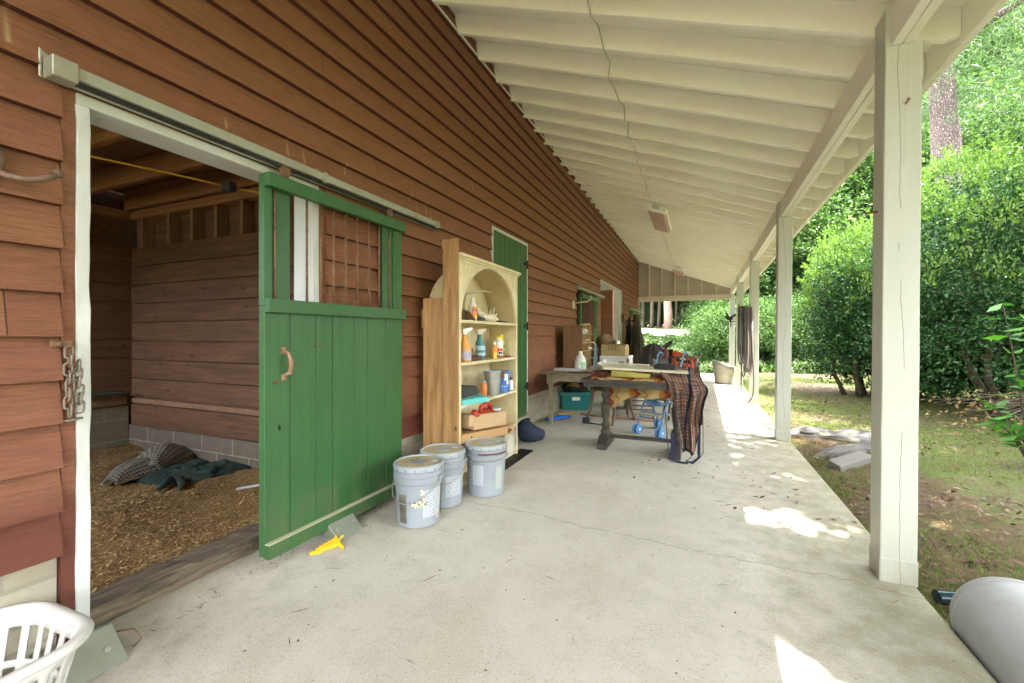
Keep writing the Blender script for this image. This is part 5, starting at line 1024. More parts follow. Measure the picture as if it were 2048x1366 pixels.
for s in (-1, 1):
    MB().tube([(s*.15,.0,.06),(s*.15,.02,.12),(s*.15,.10,.30),(s*.16,.24,.50),(s*.17,.40,.78),(s*.17,.46,.88),(s*.17,.47,.93),(s*.17,.52,.965),(s*.17,.58,.95),(s*.17,.60,.91)],.011,10).build('frame_tube', m_sb, st, smooth=True)
    MB().tube([(s*.15,.46,.06),(s*.15,.42,.16),(s*.15,.28,.36),(s*.15,.08,.47),(s*.15,-.02,.46)],.010,8).build('frame_tube', m_sb, st, smooth=True)
    MB().tube([(s*.15,.10,.26),(-s*.15,.40,.20)],.008,8).build('cross_brace', m_sb, st, smooth=True)
MB().tube([(-.15,.05,.20),(.15,.05,.20)],.008,8).build('foot_rest', m_sb, st, smooth=True); MB().box(-.14,.14,.03,.055,.235,.262).build('foot_strap', plain('beige_webbing', (.36,.33,.24), .8), st)
sheet('seat_fabric', lambda u, v: (-.14+.28*u, .06+.26*v, .40-.05*math.sin(math.pi*u)-.02*math.sin(v*3)), 8, 8, m_sf, st, .006)
sheet('seat_back', lambda u, v: (-.15+.30*u, .30+.13*v+.03*math.sin(math.pi*u), .38+.36*v), 8, 10, m_sf, st, .006)
sheet('seat_liner', lambda u, v: (-.05+.19*u, .285+.13*v+.02*math.sin(math.pi*u), .39+.33*v+.01*pn(u*9, v*9)), 8, 10, paint('olive_liner', (.30,.30,.17), .9), st, .006)
# ------------------------------------------------------------------ chairs
m_ch1 = wood('brown_chair_wood', (.085,.05,.03), (.17,.10,.06), 2, 9, .6, knots=False); m_ch2 = paint('grey_brown_chair', (.17,.13,.09), .7, .25, 12, dirt=(.08,.06,.04))
c1 = thing('ladder_chair', 'grey brown ladderback chair with round finials behind the trestle table', 'chair', (-.75,6.25,.06), rotz=R(8), local=True)
for x, y, h, r in ((-.17,-.0,.80,.017),(.17,-.0,.80,.017),(-.19,.34,.46,.018),(.19,.34,.46,.018)):
    l = MB().tube([(x,y,0),(x,y,.42),(x,y-.02 if h > .5 else y,h)],[r*.8,r,r],10); 
    if h > .5: l.ball((x,y-.02,h+.022),.022,.022,.026,10,8)
    l.build('leg', m_ch2, c1, smooth=True)
MB().hull8([(-.18,-.01,.40),(.18,-.01,.40),(.20,.35,.41),(-.20,.35,.41)],[(-.18,-.01,.43),(.18,-.01,.43),(.20,.35,.44),(-.20,.35,.44)]).build('seat', m_ch2, c1, bevel=.01)
for z in (.14,.26): 
    MB().tube([(-.17,0,z),(.17,0,z)],.009,8).tube([(-.19,.34,z),(.19,.34,z)],.009,8).tube([(-.17,0,z+.03),(-.19,.34,z+.03)],.009,8).tube([(.17,0,z+.03),(.19,.34,z+.03)],.009,8).build('rung', m_ch2, c1)
for z in (.56,.68): MB().hull8([(-.16,-.012,z),(.16,-.012,z),(.16,-.004,z),(-.16,-.004,z)],[(-.16,-.02,z+.06),(.16,-.02,z+.06),(.16,-.01,z+.06),(-.16,-.01,z+.06)]).build('slat', m_ch2, c1)
c2 = thing('saber_chair', 'brown chair with curved saber legs and a dark seat under the tables', 'chair', (-1.10,5.98,.07), rotz=R(-20), local=True)
for x, y, dx, dy in ((.17,-.19,.03,-.14),(.17,.17,.05,.06),(-.17,-.19,-.03,-.14),(-.17,.17,-.05,.06)):
    MB().tube([(x,y,.44),(x+dx*.1,y+dy*.1,.30),(x+dx*.4,y+dy*.4,.15),(x+dx,y+dy,.0)],[.024,.023,.020,.016],8,flat=.8).build('leg', m_ch1, c2, smooth=True)
MB().box(-.21,.21,-.21,.21,.41,.45).build('seat_frame', m_ch1, c2, bevel=.006); MB().box(-.19,.19,-.19,.19,.4505,.48).build('seat', m_black, c2, bevel=.015, seg=2)
MB().tube([(-.19,.2,.45),(-.19,.26,.70)],.018,8).tube([(.19,.2,.45),(.19,.26,.70)],.018,8).tube([(-.19,.26,.70),(.19,.26,.70)],.02,8).build('backrest', m_ch1, c2, smooth=True)
c3 = thing('spindle_chair', 'brown spindle back chair behind the stroller', 'chair', (-.24,6.65,.045), rotz=R(14), local=True)
MB().tube([(-.20,-.26,.885),(-.1,-.275,.89),(.0,-.28,.892),(.1,-.275,.89),(.20,-.26,.885)],.018,8,flat=.8).build('top_rail', m_ch1, c3, smooth=True)
for i in range(8): x = -.18+i*.0515; MB().tube([(x*.9,-.2,.46),(x,-.268,.88)],.0075,8).build('spindle', m_ch1, c3, smooth=True)
MB().box(-.22,.22,-.22,.20,.42,.455).build('seat', m_ch1, c3, bevel=.015, seg=2)
for x, y in ((-.17,-.17),(.17,-.17),(-.17,.15),(.17,.15)): MB().tube([(x,y,.42),(x*1.25,y*1.25,0)],[.018,.013],8).build('leg', m_ch1, c3, smooth=True)
pk = thing('sheet_metal_tin', 'round galvanised tub on the floor behind the ladderback chair', 'tub', (-.95,7.0,.065)); MB().lathe([(0,0),(.15,0),(.17,.3),(.18,.31),(.17,.32),(.0,.28)],24,None,(-.95,7.05,.065)).build('tub_body', c_silver, pk, smooth=30)
# ------------------------------------------------------------------ farther down the porch
m_red = paint('tractor_orange_red', (.50,.055,.012), .35, .15, 5, dirt=(.3,.08,.04), dirt_amt=.3); m_gplast = plain('grey_plastic', (.12,.12,.13), .5)
tz = zs(-.4); tr = thing('lawn_tractor', 'orange red lawn tractor parked across the porch', 'lawn tractor', (-.5,9.7,tz))
MB().hull8([(-.50,9.42,.62),(-.05,9.44,.52),(-.05,9.96,.52),(-.50,9.98,.62)],[(-.52,9.46,.93),(-.10,9.50,.78),(-.10,9.90,.78),(-.52,9.94,.93)]).build('hood', m_red, tr, bevel=.05, seg=3, smooth=50)
MB().hull8([(-.42,9.41,.70),(-.16,9.425,.66),(-.16,9.43,.66),(-.42,9.42,.70)],[(-.44,9.432,.80),(-.18,9.45,.73),(-.18,9.455,.73),(-.44,9.445,.80)]).build('side_vent', m_black, tr)
MB().hull8([(-.38,9.404,.755),(-.26,9.412,.73),(-.26,9.416,.73),(-.38,9.41,.755)],[(-.385,9.408,.785),(-.265,9.418,.755),(-.265,9.42,.755),(-.385,9.414,.785)]).build('decal', c_w, tr)
MB().hull8([(-.06,9.45,.40),(.02,9.47,.42),(.02,9.93,.42),(-.06,9.95,.40)],[(-.09,9.47,.78),(-.02,9.50,.72),(-.02,9.90,.72),(-.09,9.93,.78)]).build('grille', m_gplast, tr, bevel=.03, seg=2)
for y in (9.55,9.83): MB().ball((-.03,y,.70),.03,.06,.04,10,8).build('headlight', c_w, tr, smooth=True)
MB().hull8([(-1.25,9.45,.34),(-.1,9.45,.34),(-.1,9.95,.34),(-1.25,9.95,.34)],[(-1.2,9.48,.55),(-.1,9.48,.52),(-.1,9.92,.52),(-1.2,9.92,.55)]).build('chassis', m_gplast, tr, bevel=.02)
MB().hull8([(-.66,9.5,.55),(-.50,9.5,.55),(-.50,9.9,.55),(-.66,9.9,.55)],[(-.64,9.52,.93),(-.51,9.5,.95),(-.51,9.9,.95),(-.64,9.88,.93)]).build('dash', m_black, tr, bevel=.02)
Tw = mat4(Matrix.Translation((-.66,9.62,1.0)) @ Matrix.Rotation(R(-38),4,'Y') @ Matrix.Rotation(R(12),4,'X'))
sw = MB().tube([Tw((.17*math.cos(a),.17*math.sin(a),0)) for a in [2*math.pi*k/24 for k in range(24)]],.014,8,closed=True).build('steering_wheel', m_black, tr, smooth=True)
MB().tube([Tw((-.17,0,0)),Tw((.17,0,0))],.011,8).tube([Tw((0,-.17,0)),Tw((0,.17,0))],.011,8).tube([Tw((0,0,0)),(-.57,9.68,.85)],.016,8).build('spoke', m_black, sw)
MB().hull8([(-1.25,9.48,.55),(-.85,9.48,.55),(-.85,9.92,.55),(-1.25,9.92,.55)],[(-1.3,9.5,.62),(-.9,9.5,.62),(-.9,9.9,.62),(-1.3,9.9,.62)]).build('seat', m_black, tr, bevel=.03, seg=2)
for (x, y, r, wd) in ((-.12,9.40,.17,.10),(-.12,10.0,.17,.10),(-1.1,9.36,.24,.16),(-1.1,10.04,.24,.16)):
    f_ = lambda p, x=x, y=y, r=r: (x+p[0], y+p[2], tz+r+p[1])
    wv = MB().lathe([(r*.55,-wd/2),(r*.9,-wd/2),(r,-wd/3),(r,wd/3),(r*.9,wd/2),(r*.55,wd/2)],24,f_).build('wheel', m_dark, tr, smooth=40); MB().lathe([(0,-wd*.4),(r*.54,-wd*.4),(r*.54,wd*.4),(0,wd*.4)],18,f_).build('rim', m_gplast, wv)
m_oil = paint('dark_oilcloth', (.040,.032,.036), .6, .5, 5, bump=.5, dirt=(.11,.085,.09), dirt_amt=.6)
dk = thing('tarp_heap', 'dark grey tarp thrown over the rear of the lawn tractor', 'tarp', (-.85,9.0,tz))
sheet('tarp', lambda u, v: (lambda a, ph: (-.84+.28*math.cos(a)*math.sin(ph)*(1+.25*pn(math.cos(a)*2+4, math.sin(a)*2, v*3)), 9.02+.26*math.sin(a)*math.sin(ph), tz+1.02*(1+math.cos(ph))*.5+.03*math.sin(a*9)*math.sin(ph)))(2*math.pi*u, .02+1.57*1.98*v), 60, 24, m_oil, dk, .01)
tuck('pouch', 'dark red leather pouch hanging beside the tarp', 'pouch', paint('oxblood_leather', (.11,.025,.03), .5, .3, 10), lambda m: m.ball((-.60,8.75,.88),.075,.06,.10,12,8,None,.3,3).tube([(-.60,8.75,.97),(-.62,8.8,1.02),(-.66,8.9,1.01)],.012,6))
m_coat = paint('oilskin_coat', (.075,.060,.040), .6, .45, 6, bump=.4, dirt=(.15,.12,.08), dirt_amt=.6); m_coatd = plain('black_coat', (.016,.014,.016), .7)
ct = thing('coat', 'long dark olive oilskin coat hanging against the wall past the passage', 'coat', (-1.62,12.0,.4))
def coat(x0, x1, y, zt_, zb_, sp, sd):
    return lambda u, v: ((x0+x1)/2+(u-.5)*(x1-x0)*(.30+.70*ss(0,.75,v))*(1+.05*pn(u*3, v*3, sd)), y+.05*math.sin(u*20+sd)*ss(0,.3,v)-.22*math.sin(math.pi*u)*(.4+.6*v), zt_-(zt_-zb_)*v+.03*math.sin(u*20+sd)*(v > .95))
sheet('coat_body', coat(-1.76,-1.32,12.0,1.80,.45,0,1), 40, 24, m_coat, ct, .01)
sheet('coat_sleeve', coat(-1.55,-1.36,11.85,1.5,.72,0,3), 20, 16, m_coat, ct, .01)
MB().lathe([(.045,0),(.062,.05),(.05,.05),(.035,.0)],16,lambda p: (-1.42+p[0],11.72-p[2]*.6,.80+p[1]-p[2]*.4)).build('coat_cuff', m_coat, ct, smooth=True)
ct2 = thing('coat', 'black coat hanging behind the olive oilskin coat', 'coat', (-1.75,12.2,.6)); sheet('coat_body', coat(-1.88,-1.62,12.15,1.72,.62,0,5), 30, 20, m_coatd, ct2, .01)
# tub
m_tub = paint('weathered_fibre_tub', (.30,.275,.23), .85, .2, 8, bump=.3, dirt=(.42,.42,.38), dirt_amt=.6)
tub = thing('planter_tub', 'weathered grey tub with a slanted broken rim at the far edge of the porch', 'tub', (.57,12.25,zs(.57)), local=True)
def tubf(u, v):
    a = 2*math.pi*u; h = .50+.09*math.cos(a-math.pi*.9)+.02*pn(math.cos(a)*2, math.sin(a)*2); r = .20+.065*v; return (r*math.cos(a)*1.0, r*math.sin(a), h*v)
sheet('tub_wall', tubf, 40, 8, m_tub, tub, .022); MB().lathe([(0,0),(.20,0),(.20,.02),(0,.02)],32).build('tub_base', m_tub, tub)
sheet('liner', lambda u, v: (.19*(2*u-1), .19*(2*v-1), .36-.16*(u-.5)+.03*pn(u*4, v*4)) if (2*u-1)**2+(2*v-1)**2 < 1 else (.185*(2*u-1)/max(1,math.hypot(2*u-1,2*v-1)), .185*(2*v-1)/max(1,math.hypot(2*u-1,2*v-1)), .36-.16*(u-.5)), 12, 12, m_sty, tub, .01)
# hoses on the third post
m_hose = paint('grey_black_hose', (.075,.075,.072), .5, .3, 12, dirt=(.2,.19,.17), dirt_amt=.5); m_hosep = paint('faded_pink_hose', (.30,.22,.20), .55, .2, 12)
hz = thing('garden_hose', 'black garden hoses looped over a hook on the third porch post', 'hose', (.76,8.80,.5))
rnd = random.Random(5)
for k in range(9):
    x = .685+.020*k; zb_ = .48+.36*rnd.random(); wdd = .045+.03*rnd.random(); y = 8.87-.035*rnd.random()
    P = [(x+wdd*.3*math.sin(t*2.2+k)*.3 + (wdd if t > .5 else -wdd)*min(1,abs(t-.5)*0+ .55), y-.012*k%.05, 1.74-(1.74-zb_)*(1-abs(2*t-1)**2.6)) for t in [i/18 for i in range(19)]]
    P = [(x-wdd*math.cos(math.pi*t)*(.55+.45*math.sin(math.pi*t)), y+.02*math.sin(k*2+t*3), 1.745-(1.745-zb_)*(math.sin(math.pi*t)**.55)) for t in [i/20 for i in range(21)]]
    MB().tube(P, .0125, 8).build('hose_loop', m_hosep if k in (4, 7) else m_hose, hz, smooth=True)
P = [(.79-.165*math.cos(math.pi*t)*(.35+.65*math.sin(math.pi*t)**1.0), 8.84+.03*math.cos(math.pi*t), 1.74-1.70*(math.sin(math.pi*t)**.42)) for t in [i/30 for i in range(31)]]
MB().tube(P, .0115, 8).build('hose_loop', m_hose, hz, smooth=True)
MB().tube([(.84,8.95,1.80),(.80,8.88,1.765),(.66,8.86,1.745),(.645,8.86,1.80)],.010,8).build('hook', m_black, hz, smooth=True)
# rooster hook on the far post
ro = thing('rooster_hook', 'black iron rooster silhouette with a bar on the farthest post', 'wall hook', (.8,14.7,1.75))
rp = [(-.10,.10),(-.13,.06),(-.125,.0),(-.08,-.05),(-.03,-.07),(-.035,-.10),(.015,-.10),(.01,-.07),(.05,-.04),(.08,.03),(.13,.05),(.15,.10),(.12,.12),(.07,.10),(.03,.05),(-.03,.045),(-.06,.08),(-.07,.14),(-.085,.16),(-.105,.155),(-.115,.13),(-.14,.115)]
MB().prism([(a*1.05,b*1.05) for a, b in rp],14.64,14.66,lambda a,b,d:(.86+a,d,1.76+b)).build('rooster', m_black, ro)
MB().tube([(.62,14.65,1.655),(1.08,14.65,1.655)],.012,8).tube([(.84,14.65,1.655),(.87,14.72,1.60),(.88,14.76,1.5)],.010,8).build('bar', m_black, ro)
# ------------------------------------------------------------------ beside the porch
gz_ = lambda x, y: gz(x, y)
m_tank = paint('scuffed_white_tank', (.36,.375,.375), .5, .08, 5, bump=.04, dirt=(.22,.225,.20), dirt_amt=.8, chip=(.14,.14,.12), chip_amt=.72)
tk = thing('tank', 'white cylindrical tank lying on the ground beside the porch edge', 'tank', (1.15,1.8,-.15)); r = .165; c0 = Vector((1.172,2.53,.035)); dr = Vector((.0,-1,0)).normalized()
Tt = lambda p: (c0.x+p[0]-.045*p[2]*0, c0.y-p[2], c0.z+p[1])
MB().lathe([(0,0),(.07,.004),(.135,.02),(.178,.05),(.195,.09),(.2,.12),(.1992,.125),(.199,1.5),(.18,1.56),(0,1.6)],56,Tt).build('tank_body', m_tank, tk, smooth=50)
MB().lathe([(.2005,.118),(.2035,.124),(.2005,.130)],56,Tt,caps=False).build('weld_seam', m_tank, tk, smooth=True)
gj = thing('glass_jar', 'small blue glass jar on the pine litter behind the white tank', 'jar', (1.13,2.85,-.14)); MB().tube([(1.09,2.84,-.085),(1.19,2.87,-.085)],[.032,.032],16).tube([(1.192,2.871,-.085),(1.21,2.876,-.085)],[.022,.022],14).build('jar_body', NT('blue_glass').fin((.015,.035,.045), .15, 0, .5), gj, smooth=40)
m_stone = paint('grey_field_stone', (.085,.08,.075), .9, .35, 6, bump=.7, dirt=(.08,.10,.03), dirt_amt=.7)
tg(MB().hull8([(1.19,5.30,-.13),(1.27,5.17,-.13),(1.66,5.62,-.12),(1.58,5.74,-.12)],[(1.19,5.31,-.03),(1.27,5.19,-.06),(1.66,5.64,-.03),(1.58,5.75,-.0)]).build('paving_block', paint('pale_stone_block', (.11,.105,.09), .85, .15, 8, bump=.3), bevel=.008), 'squared pale stone block tilted on the grass by the porch edge', 'stone')
for k, (x, y, rx, ry, rz_, a, lab) in enumerate(((1.50,6.05,.15,.50,.10,-35,'long mossy stone beside the squared block, nearest the porch'),(1.95,6.35,.36,.20,.11,10,'flat grey stone behind the squared block'),(1.95,6.95,.48,.26,.13,14,'large moss topped stone behind the flat grey one'),(1.40,7.1,.24,.34,.09,-20,'broken stone with pale cracks near the second post'),(2.3,7.3,.16,.14,.10,0,'small dark stone on the grass right of the mossy stones'))):
    Tr = rotz(R(a), (x, y, gz(x, y)-.02)); b = MB().ball((0,0,0),rx,ry,rz_,16,12,Tr,.35,k); b.v = [(p[0], p[1], p[2]+.012*pn(p[0]*14, p[1]*14, p[2]*14)) for p in b.v]
    tg(b.build('stone', m_stone, smooth=35), lab, 'stone', 'stones along the porch edge')
#PART5
# ------------------------------------------------------------------ vegetation
def unit(a): return a/np.maximum(1e-6, np.linalg.norm(a, axis=1, keepdims=True))
def leaves(P, size, up=.4, width=.45, fold=.12, g=rng, axis=None, droop=.15):
    n = len(P); S = (np.full(n, size) if np.isscalar(size) else size)*g.uniform(.65, 1.25, n)
    a = g.normal(0, 1, (n,3)) if axis is None else axis+g.normal(0, .35, (n,3)); a[:,2] -= droop; a = unit(a)
    nn = g.normal(0, 1, (n,3)); nn[:,2] += up*2.2; nn -= a*(nn*a).sum(1, keepdims=True); nn = unit(nn); b = np.cross(nn, a)
    S = S[:,None]; V = np.empty((n,4,3))
    V[:,0] = P; V[:,1] = P+a*S*.45+b*S*width*.5-nn*S*fold; V[:,2] = P+a*S; V[:,3] = P+a*S*.45-b*S*width*.5-nn*S*fold
    return V.reshape(-1,3), np.arange(4*n).reshape(n,4)
def clump_pts(n_cl, per, rx, ry, rz_, c, sig, g, shell=.55, flat=1., low=-1.):
    d = unit(g.normal(0, 1, (n_cl,3))); d[:,2] = np.where(d[:,2] < low, -d[:,2], d[:,2]); r = (shell+(1-shell)*g.random(n_cl))[:,None]
    wob = np.array([1+.28*pn(q[0]*1.7+c[0], q[1]*1.7+c[1], q[2]*1.7) for q in d])[:,None]
    C0 = d*r*wob*np.array([rx,ry,rz_])+np.array(c); k = g.poisson(per, n_cl); P = np.repeat(C0, k, 0)
    ss_ = sig*g.uniform(.5, 1.3, n_cl); off = g.normal(0, 1, P.shape)*np.repeat(ss_, k)[:,None]; off[:,2] *= flat
    return P+off, np.repeat(d, k, 0)
def leafpart(name, P, size, mat, par=None, **kw):
    V, F = leaves(P, size, **kw); return link_mesh(name, fast_mesh(name, V, F), mat, par)
def trunk(mb, base, top, r0, r1, bend=.1, seg=10, n=8, sd=0):
    b, t = Vector(base), Vector(top); P = []; 
    for i in range(n+1):
        f = i/n; p = b.lerp(t, f); p.x += bend*pn(f*2.2, sd, 1)*math.sin(math.pi*f); p.y += bend*pn(f*2.2, sd, 7)*math.sin(math.pi*f); P.append(p)
    return mb.tube(P, [r0*(1+.18*max(0,1-i/n*8))+(r1-r0)*i/n for i in range(n+1)], seg)
# two big holly bushes beside the lawn
def holly(name, lab, c, rx, ry, rz_, zc, ncl, per, sd, sz, low):
    g = np.random.default_rng(sd); bx_, by_ = c; gb = gz(bx_, by_)
    h = thing(name, lab, 'bush', (bx_, by_, gb))
    P, d = clump_pts(ncl, per, rx, ry, rz_, (bx_, by_, zc), .15, g, .45)
    keep = P[:,2] > gb+low+.5*g.random(len(P))-.35*((P[:,0]-bx_)**2+(P[:,1]-by_)**2 > (.7*rx)**2); P = P[keep]
    leafpart('foliage', P, sz, m_holly, h, up=.5, width=.5, g=g)
    P, d = clump_pts(int(ncl*.45), per*.55, rx*1.04, ry*1.04, rz_*1.05, (bx_, by_, zc), .085, g, .9, low=-.25)
    leafpart('new_growth', P, sz*.9, m_newleaf, h, up=.7, width=.45, g=g, axis=np.tile([0,0,.6],(len(P),1)), droop=-.3)
    P, d = clump_pts(int(ncl*.30), per*.9, rx*.98, ry*.98, 1.05, (bx_, by_, gb+1.15), .16, g, .72); P = P[P[:,2] > gb+.22]
    leafpart('low_foliage', P, sz, m_holly, h, up=.5, width=.5, g=g)
    PS, AS = [], []
    for k in range(int(ncl*.22)):
        d1 = unit(g.normal(0, 1, (1,3)))[0]; d1[2] = abs(d1[2])*.9+.05; q0 = np.array([bx_,by_,zc])+d1*np.array([rx,ry,rz_])*(1+.2*pn(d1[0]*1.7+bx_, d1[1]*1.7+by_, d1[2]*1.7)); dr = d1*.55+np.array([0,0,.9])+g.normal(0,.25,3); dr /= np.linalg.norm(dr); L = g.uniform(.18,.55)
        for t in np.linspace(0, 1, int(L*46)):
            for e in range(2): PS.append(q0+dr*L*t); AS.append(dr*.6+g.normal(0,.7,3))
    leafpart('shoots', np.array(PS), sz*.95, m_newleaf, h, up=.3, width=.42, g=g, axis=np.array(AS), droop=-.2)
    m = MB()
    for k in range(7):
        a = k*2*math.pi/7+sd; r = .18+.32*g.random(); trunk(m, (bx_+r*math.cos(a), by_+r*math.sin(a), gb-.05), (bx_+rx*.62*math.cos(a), by_+ry*.62*math.sin(a), zc+rz_*.2*g.random()), .042+.03*g.random(), .016, .35, 8, 8, k)
        for j in range(3): t = .35+.2*j; q = (bx_+(r+(rx*.62-r)*t)*math.cos(a), by_+(r+(ry*.62-r)*t)*math.sin(a), gb+(zc-gb)*t); trunk(m, q, (q[0]+g.normal(0,.5), q[1]+g.normal(0,.5), q[2]+.5+.5*g.random()), .022, .008, .15, 6, 4, k*3+j)
    m.build('trunk', m_trunk, h, smooth=True)
    return h
holly('holly_bush', 'large holly bush with bare brown trunks at the right edge of the lawn', (4.75, 9.7), 1.95, 2.0, 1.85, 2.45, 1000, 50, 11, .072, .12)
holly('holly_bush', 'dark rounded holly bush seen between the first two posts', (3.55, 12.1), 1.30, 1.4, 1.55, 1.95, 680, 46, 12, .076, -.35)
# sapling with big leaves
sp = thing('sapling', 'sapling with large glossy green leaves at the right edge, in front of the holly', 'sapling', (3.05, 6.15, gz(3.05,6.15)))
g = np.random.default_rng(21); m = MB(); PP = []; AX = []
for k, (dx, dy, z1) in enumerate(((-.12,.1,1.55),(-.02,-.1,1.30),(.15,.1,1.75),(-.28,.0,.34),(-.12,-.15,.22),(.1,-.1,.4),(-.2,.15,.48),(-.05,.0,.15),(.05,-.2,1.05))):
    b = Vector((3.12, 6.2, gz(3.1,6.2))); t = Vector((3.05+dx, 6.15+dy, z1)); P_ = [b.lerp(t, f)+Vector((0,0,.12*math.sin(f*3))) for f in [i/8 for i in range(9)]]; m.tube(P_, [.012-.0011*i for i in range(9)], 6)
    for j in range(3, 9):
        for sd_ in (-1, 1): PP.append(P_[j]); AX.append((sd_*.9+g.normal(0,.3), g.normal(0,.6), .1+g.normal(0,.2)))
m.build('stem', m_trunk, sp, smooth=True); leafpart('leaf_blades', np.array([tuple(p) for p in PP]), .19, leafmat('sapling_leaf', [(.035,.13,.02),(.06,.19,.025),(.09,.24,.03)], .4, .3), sp, up=1.2, width=.38, axis=np.array(AX), g=g, fold=.05, droop=.0)
fb_ = thing('dead_branch', 'fallen bare branch with tan dead leaves in front of the holly trunks', 'branch', (3.6,7.7,gz(3.6,7.7))); m = MB(); PP = []
for k in range(26):
    a = Vector((4.0+g.normal(0,.25), 7.6+g.normal(0,.3), .25+.25*g.random())); b = a+Vector((-.5-.5*g.random(), .3*g.normal(), .15*g.normal()-.12)); b.z = max(b.z, gz(b.x,b.y)+.02); mid = a.lerp(b,.5)+Vector((0,0,.08*g.normal())); m.tube([a,mid,b],[.010,.007,.003],5)
    if k % 2: PP += [tuple(mid.lerp(b, q)) for q in (.3,.6,.9)]
m.build('twigs', m_trunk, fb_, smooth=True); leafpart('dead_leaves', np.repeat(np.array(PP), 4, 0)+g.normal(0,.05,(len(PP)*4,3)), .06, leafmat('tan_dead_leaf', [(.24,.155,.08),(.30,.205,.11),(.19,.12,.06)], .3, .7), fb_, up=.2, width=.7, g=g)
# pines and woodland: templates, then copies
def crown_mesh(nm, ncl, per, rx, ry, rz_, zc, sig, sz, sd, flat=.7, shell=.35, **kw):
    g = np.random.default_rng(sd); P, d = clump_pts(ncl, per, rx, ry, rz_, (0,0,zc), sig, g, shell, flat); V, F = leaves(P, sz, g=g, **kw); return fast_mesh(nm, V, F)
def limbs(h, r0, crown_z0, rad, sd, n=12):
    m = MB(); trunk(m, (0,0,-.3), (.25*pn(sd,1),.25*pn(sd,2),h*.93), r0, r0*.25, .5, 12, 14, sd); rd = random.Random(sd)
    for k in range(n):
        z = crown_z0*.9+(h*.9-crown_z0*.9)*k/n; a = k*2.4+sd; L = rad*(.9-.4*k/n)*rd.uniform(.6,1.); m.tube([(0,0,z),(L*.5*math.cos(a),L*.5*math.sin(a),z+.25*L),(L*math.cos(a),L*math.sin(a),z+.35*L)],[r0*.28,r0*.16,.02],6)
    return m
def make_tree(name, lab, cat, grp, loc, parts, rz_=0, s=1.):
    t = thing(name, lab, cat, loc, rotz=rz_, group=grp, local=True); t.scale = (s, s, s*(.9+.2*random.random()))
    for nm, me, mt in parts:
        o = bpy.data.objects.new(nm, me); COL.objects.link(o); o.parent = t
        if not me.materials: me.materials.append(mt)
    return t
def tmesh(mb, nm):
    me = bpy.data.meshes.new(nm); me.from_pydata(mb.v, [], mb.f); me.polygons.foreach_set('use_smooth', [True]*len(me.polygons)); return me
# the near pine: tall trunk, high crown, a few low drooping sprays
pc_ = crown_mesh('pine_crown', 330, 62, 4.6, 4.6, 4.4, 11.5, .42, .26, 31, .45, .3, up=.1, width=.10, droop=.5)
pt_ = tmesh(limbs(16.5, .46, 10.5, 4.6, 3, 14), 'pine_trunk')
PN = ('pine_tree', 'pine')
p1 = make_tree('pine_tree', 'big pine with flaky grey bark rising behind the right holly bush', 'pine tree', None, (5.95,15.0,gz(5.95,15.0)), [('trunk', pt_, m_bark), ('crown', pc_, m_needle)], .6)
g = np.random.default_rng(5); P_, d_ = [], []
for (x, y, z, dx, dy) in ((6.1,11.3,4.9,1.4,-.9),(6.5,10.6,5.8,1.2,-.8),(6.0,11.8,6.4,1.7,.1),(7.0,10.2,4.2,1.2,-.4),(7.4,11.2,5.2,.8,.4),(5.4,11.0,6.9,.5,-1.2)):
    for k in range(34):
        f = k/34; c = np.array([x+dx*f+g.normal(0,.12), y+dy*f+g.normal(0,.12), z-.5*f*f+g.normal(0,.14)]); q = np.repeat(c[None], 22, 0)+g.normal(0,.05,(22,3)); P_.append(q)
off_ = np.array([5.95,15.0,gz(5.95,15.0)]); Mi = np.array(Matrix.Rotation(-.6,3,'Z'))
V, F = leaves(np.concatenate(P_), .17, up=.1, width=.07, droop=.6, g=g); V = (V-off_)@Mi.T; o = link_mesh('low_branches', fast_mesh('low_branches', V, F), m_needle, p1)
bc1 = crown_mesh('broad_crown_a', 330, 100, 3.2, 3.2, 3.8, 6.2, .40, .15, 41, .75, .3, up=.5, width=.55)
bc2 = crown_mesh('broad_crown_b', 280, 95, 2.7, 2.9, 3.2, 4.4, .36, .145, 42, .75, .3, up=.5, width=.55)
bc3 = crown_mesh('shrub_crown', 160, 80, 1.7, 1.7, 1.25, 1.15, .24, .11, 43, .8, .3, up=.6, width=.5)
bc4 = crown_mesh('dark_crown', 300, 90, 2.8, 2.8, 4.4, 5.4, .36, .145, 44, .75, .3, up=.4, width=.5)
bt1 = tmesh(limbs(9.5, .19, 3.4, 3.0, 7, 10), 'broad_trunk_a'); bt2 = tmesh(limbs(7.2, .13, 1.8, 2.6, 8, 9), 'broad_trunk_b'); bt3 = tmesh(limbs(2.0, .05, .3, 1.4, 9, 7), 'shrub_trunk'); bt4 = tmesh(limbs(9.0, .17, 2.0, 2.6, 10, 10), 'dark_trunk')
TA = [('trunk', bt1, m_trunk), ('crown', bc1, m_bgleaf)]; TB = [('trunk', bt2, m_trunk), ('crown', bc2, m_bgleaf)]; TC = [('trunk', bt3, m_trunk), ('crown', bc3, m_bgleaf)]; TD = [('trunk', bt4, m_trunk), ('crown', bc4, m_bgdark)]
TP = [('trunk', pt_, m_bark), ('crown', pc_, m_needle)]
def plant(kind, x, y, s, lab, grp, cat='tree', dz=0):
    nm = {'A':'broadleaf_tree','B':'broadleaf_tree','C':'shrub','D':'evergreen_tree','P':'pine_tree'}[kind]
    return make_tree(nm, lab, cat, grp, (x, y, gz(x, y)+dz-.05), {'A':TA,'B':TB,'C':TC,'D':TD,'P':TP}[kind], random.random()*6.28, s)
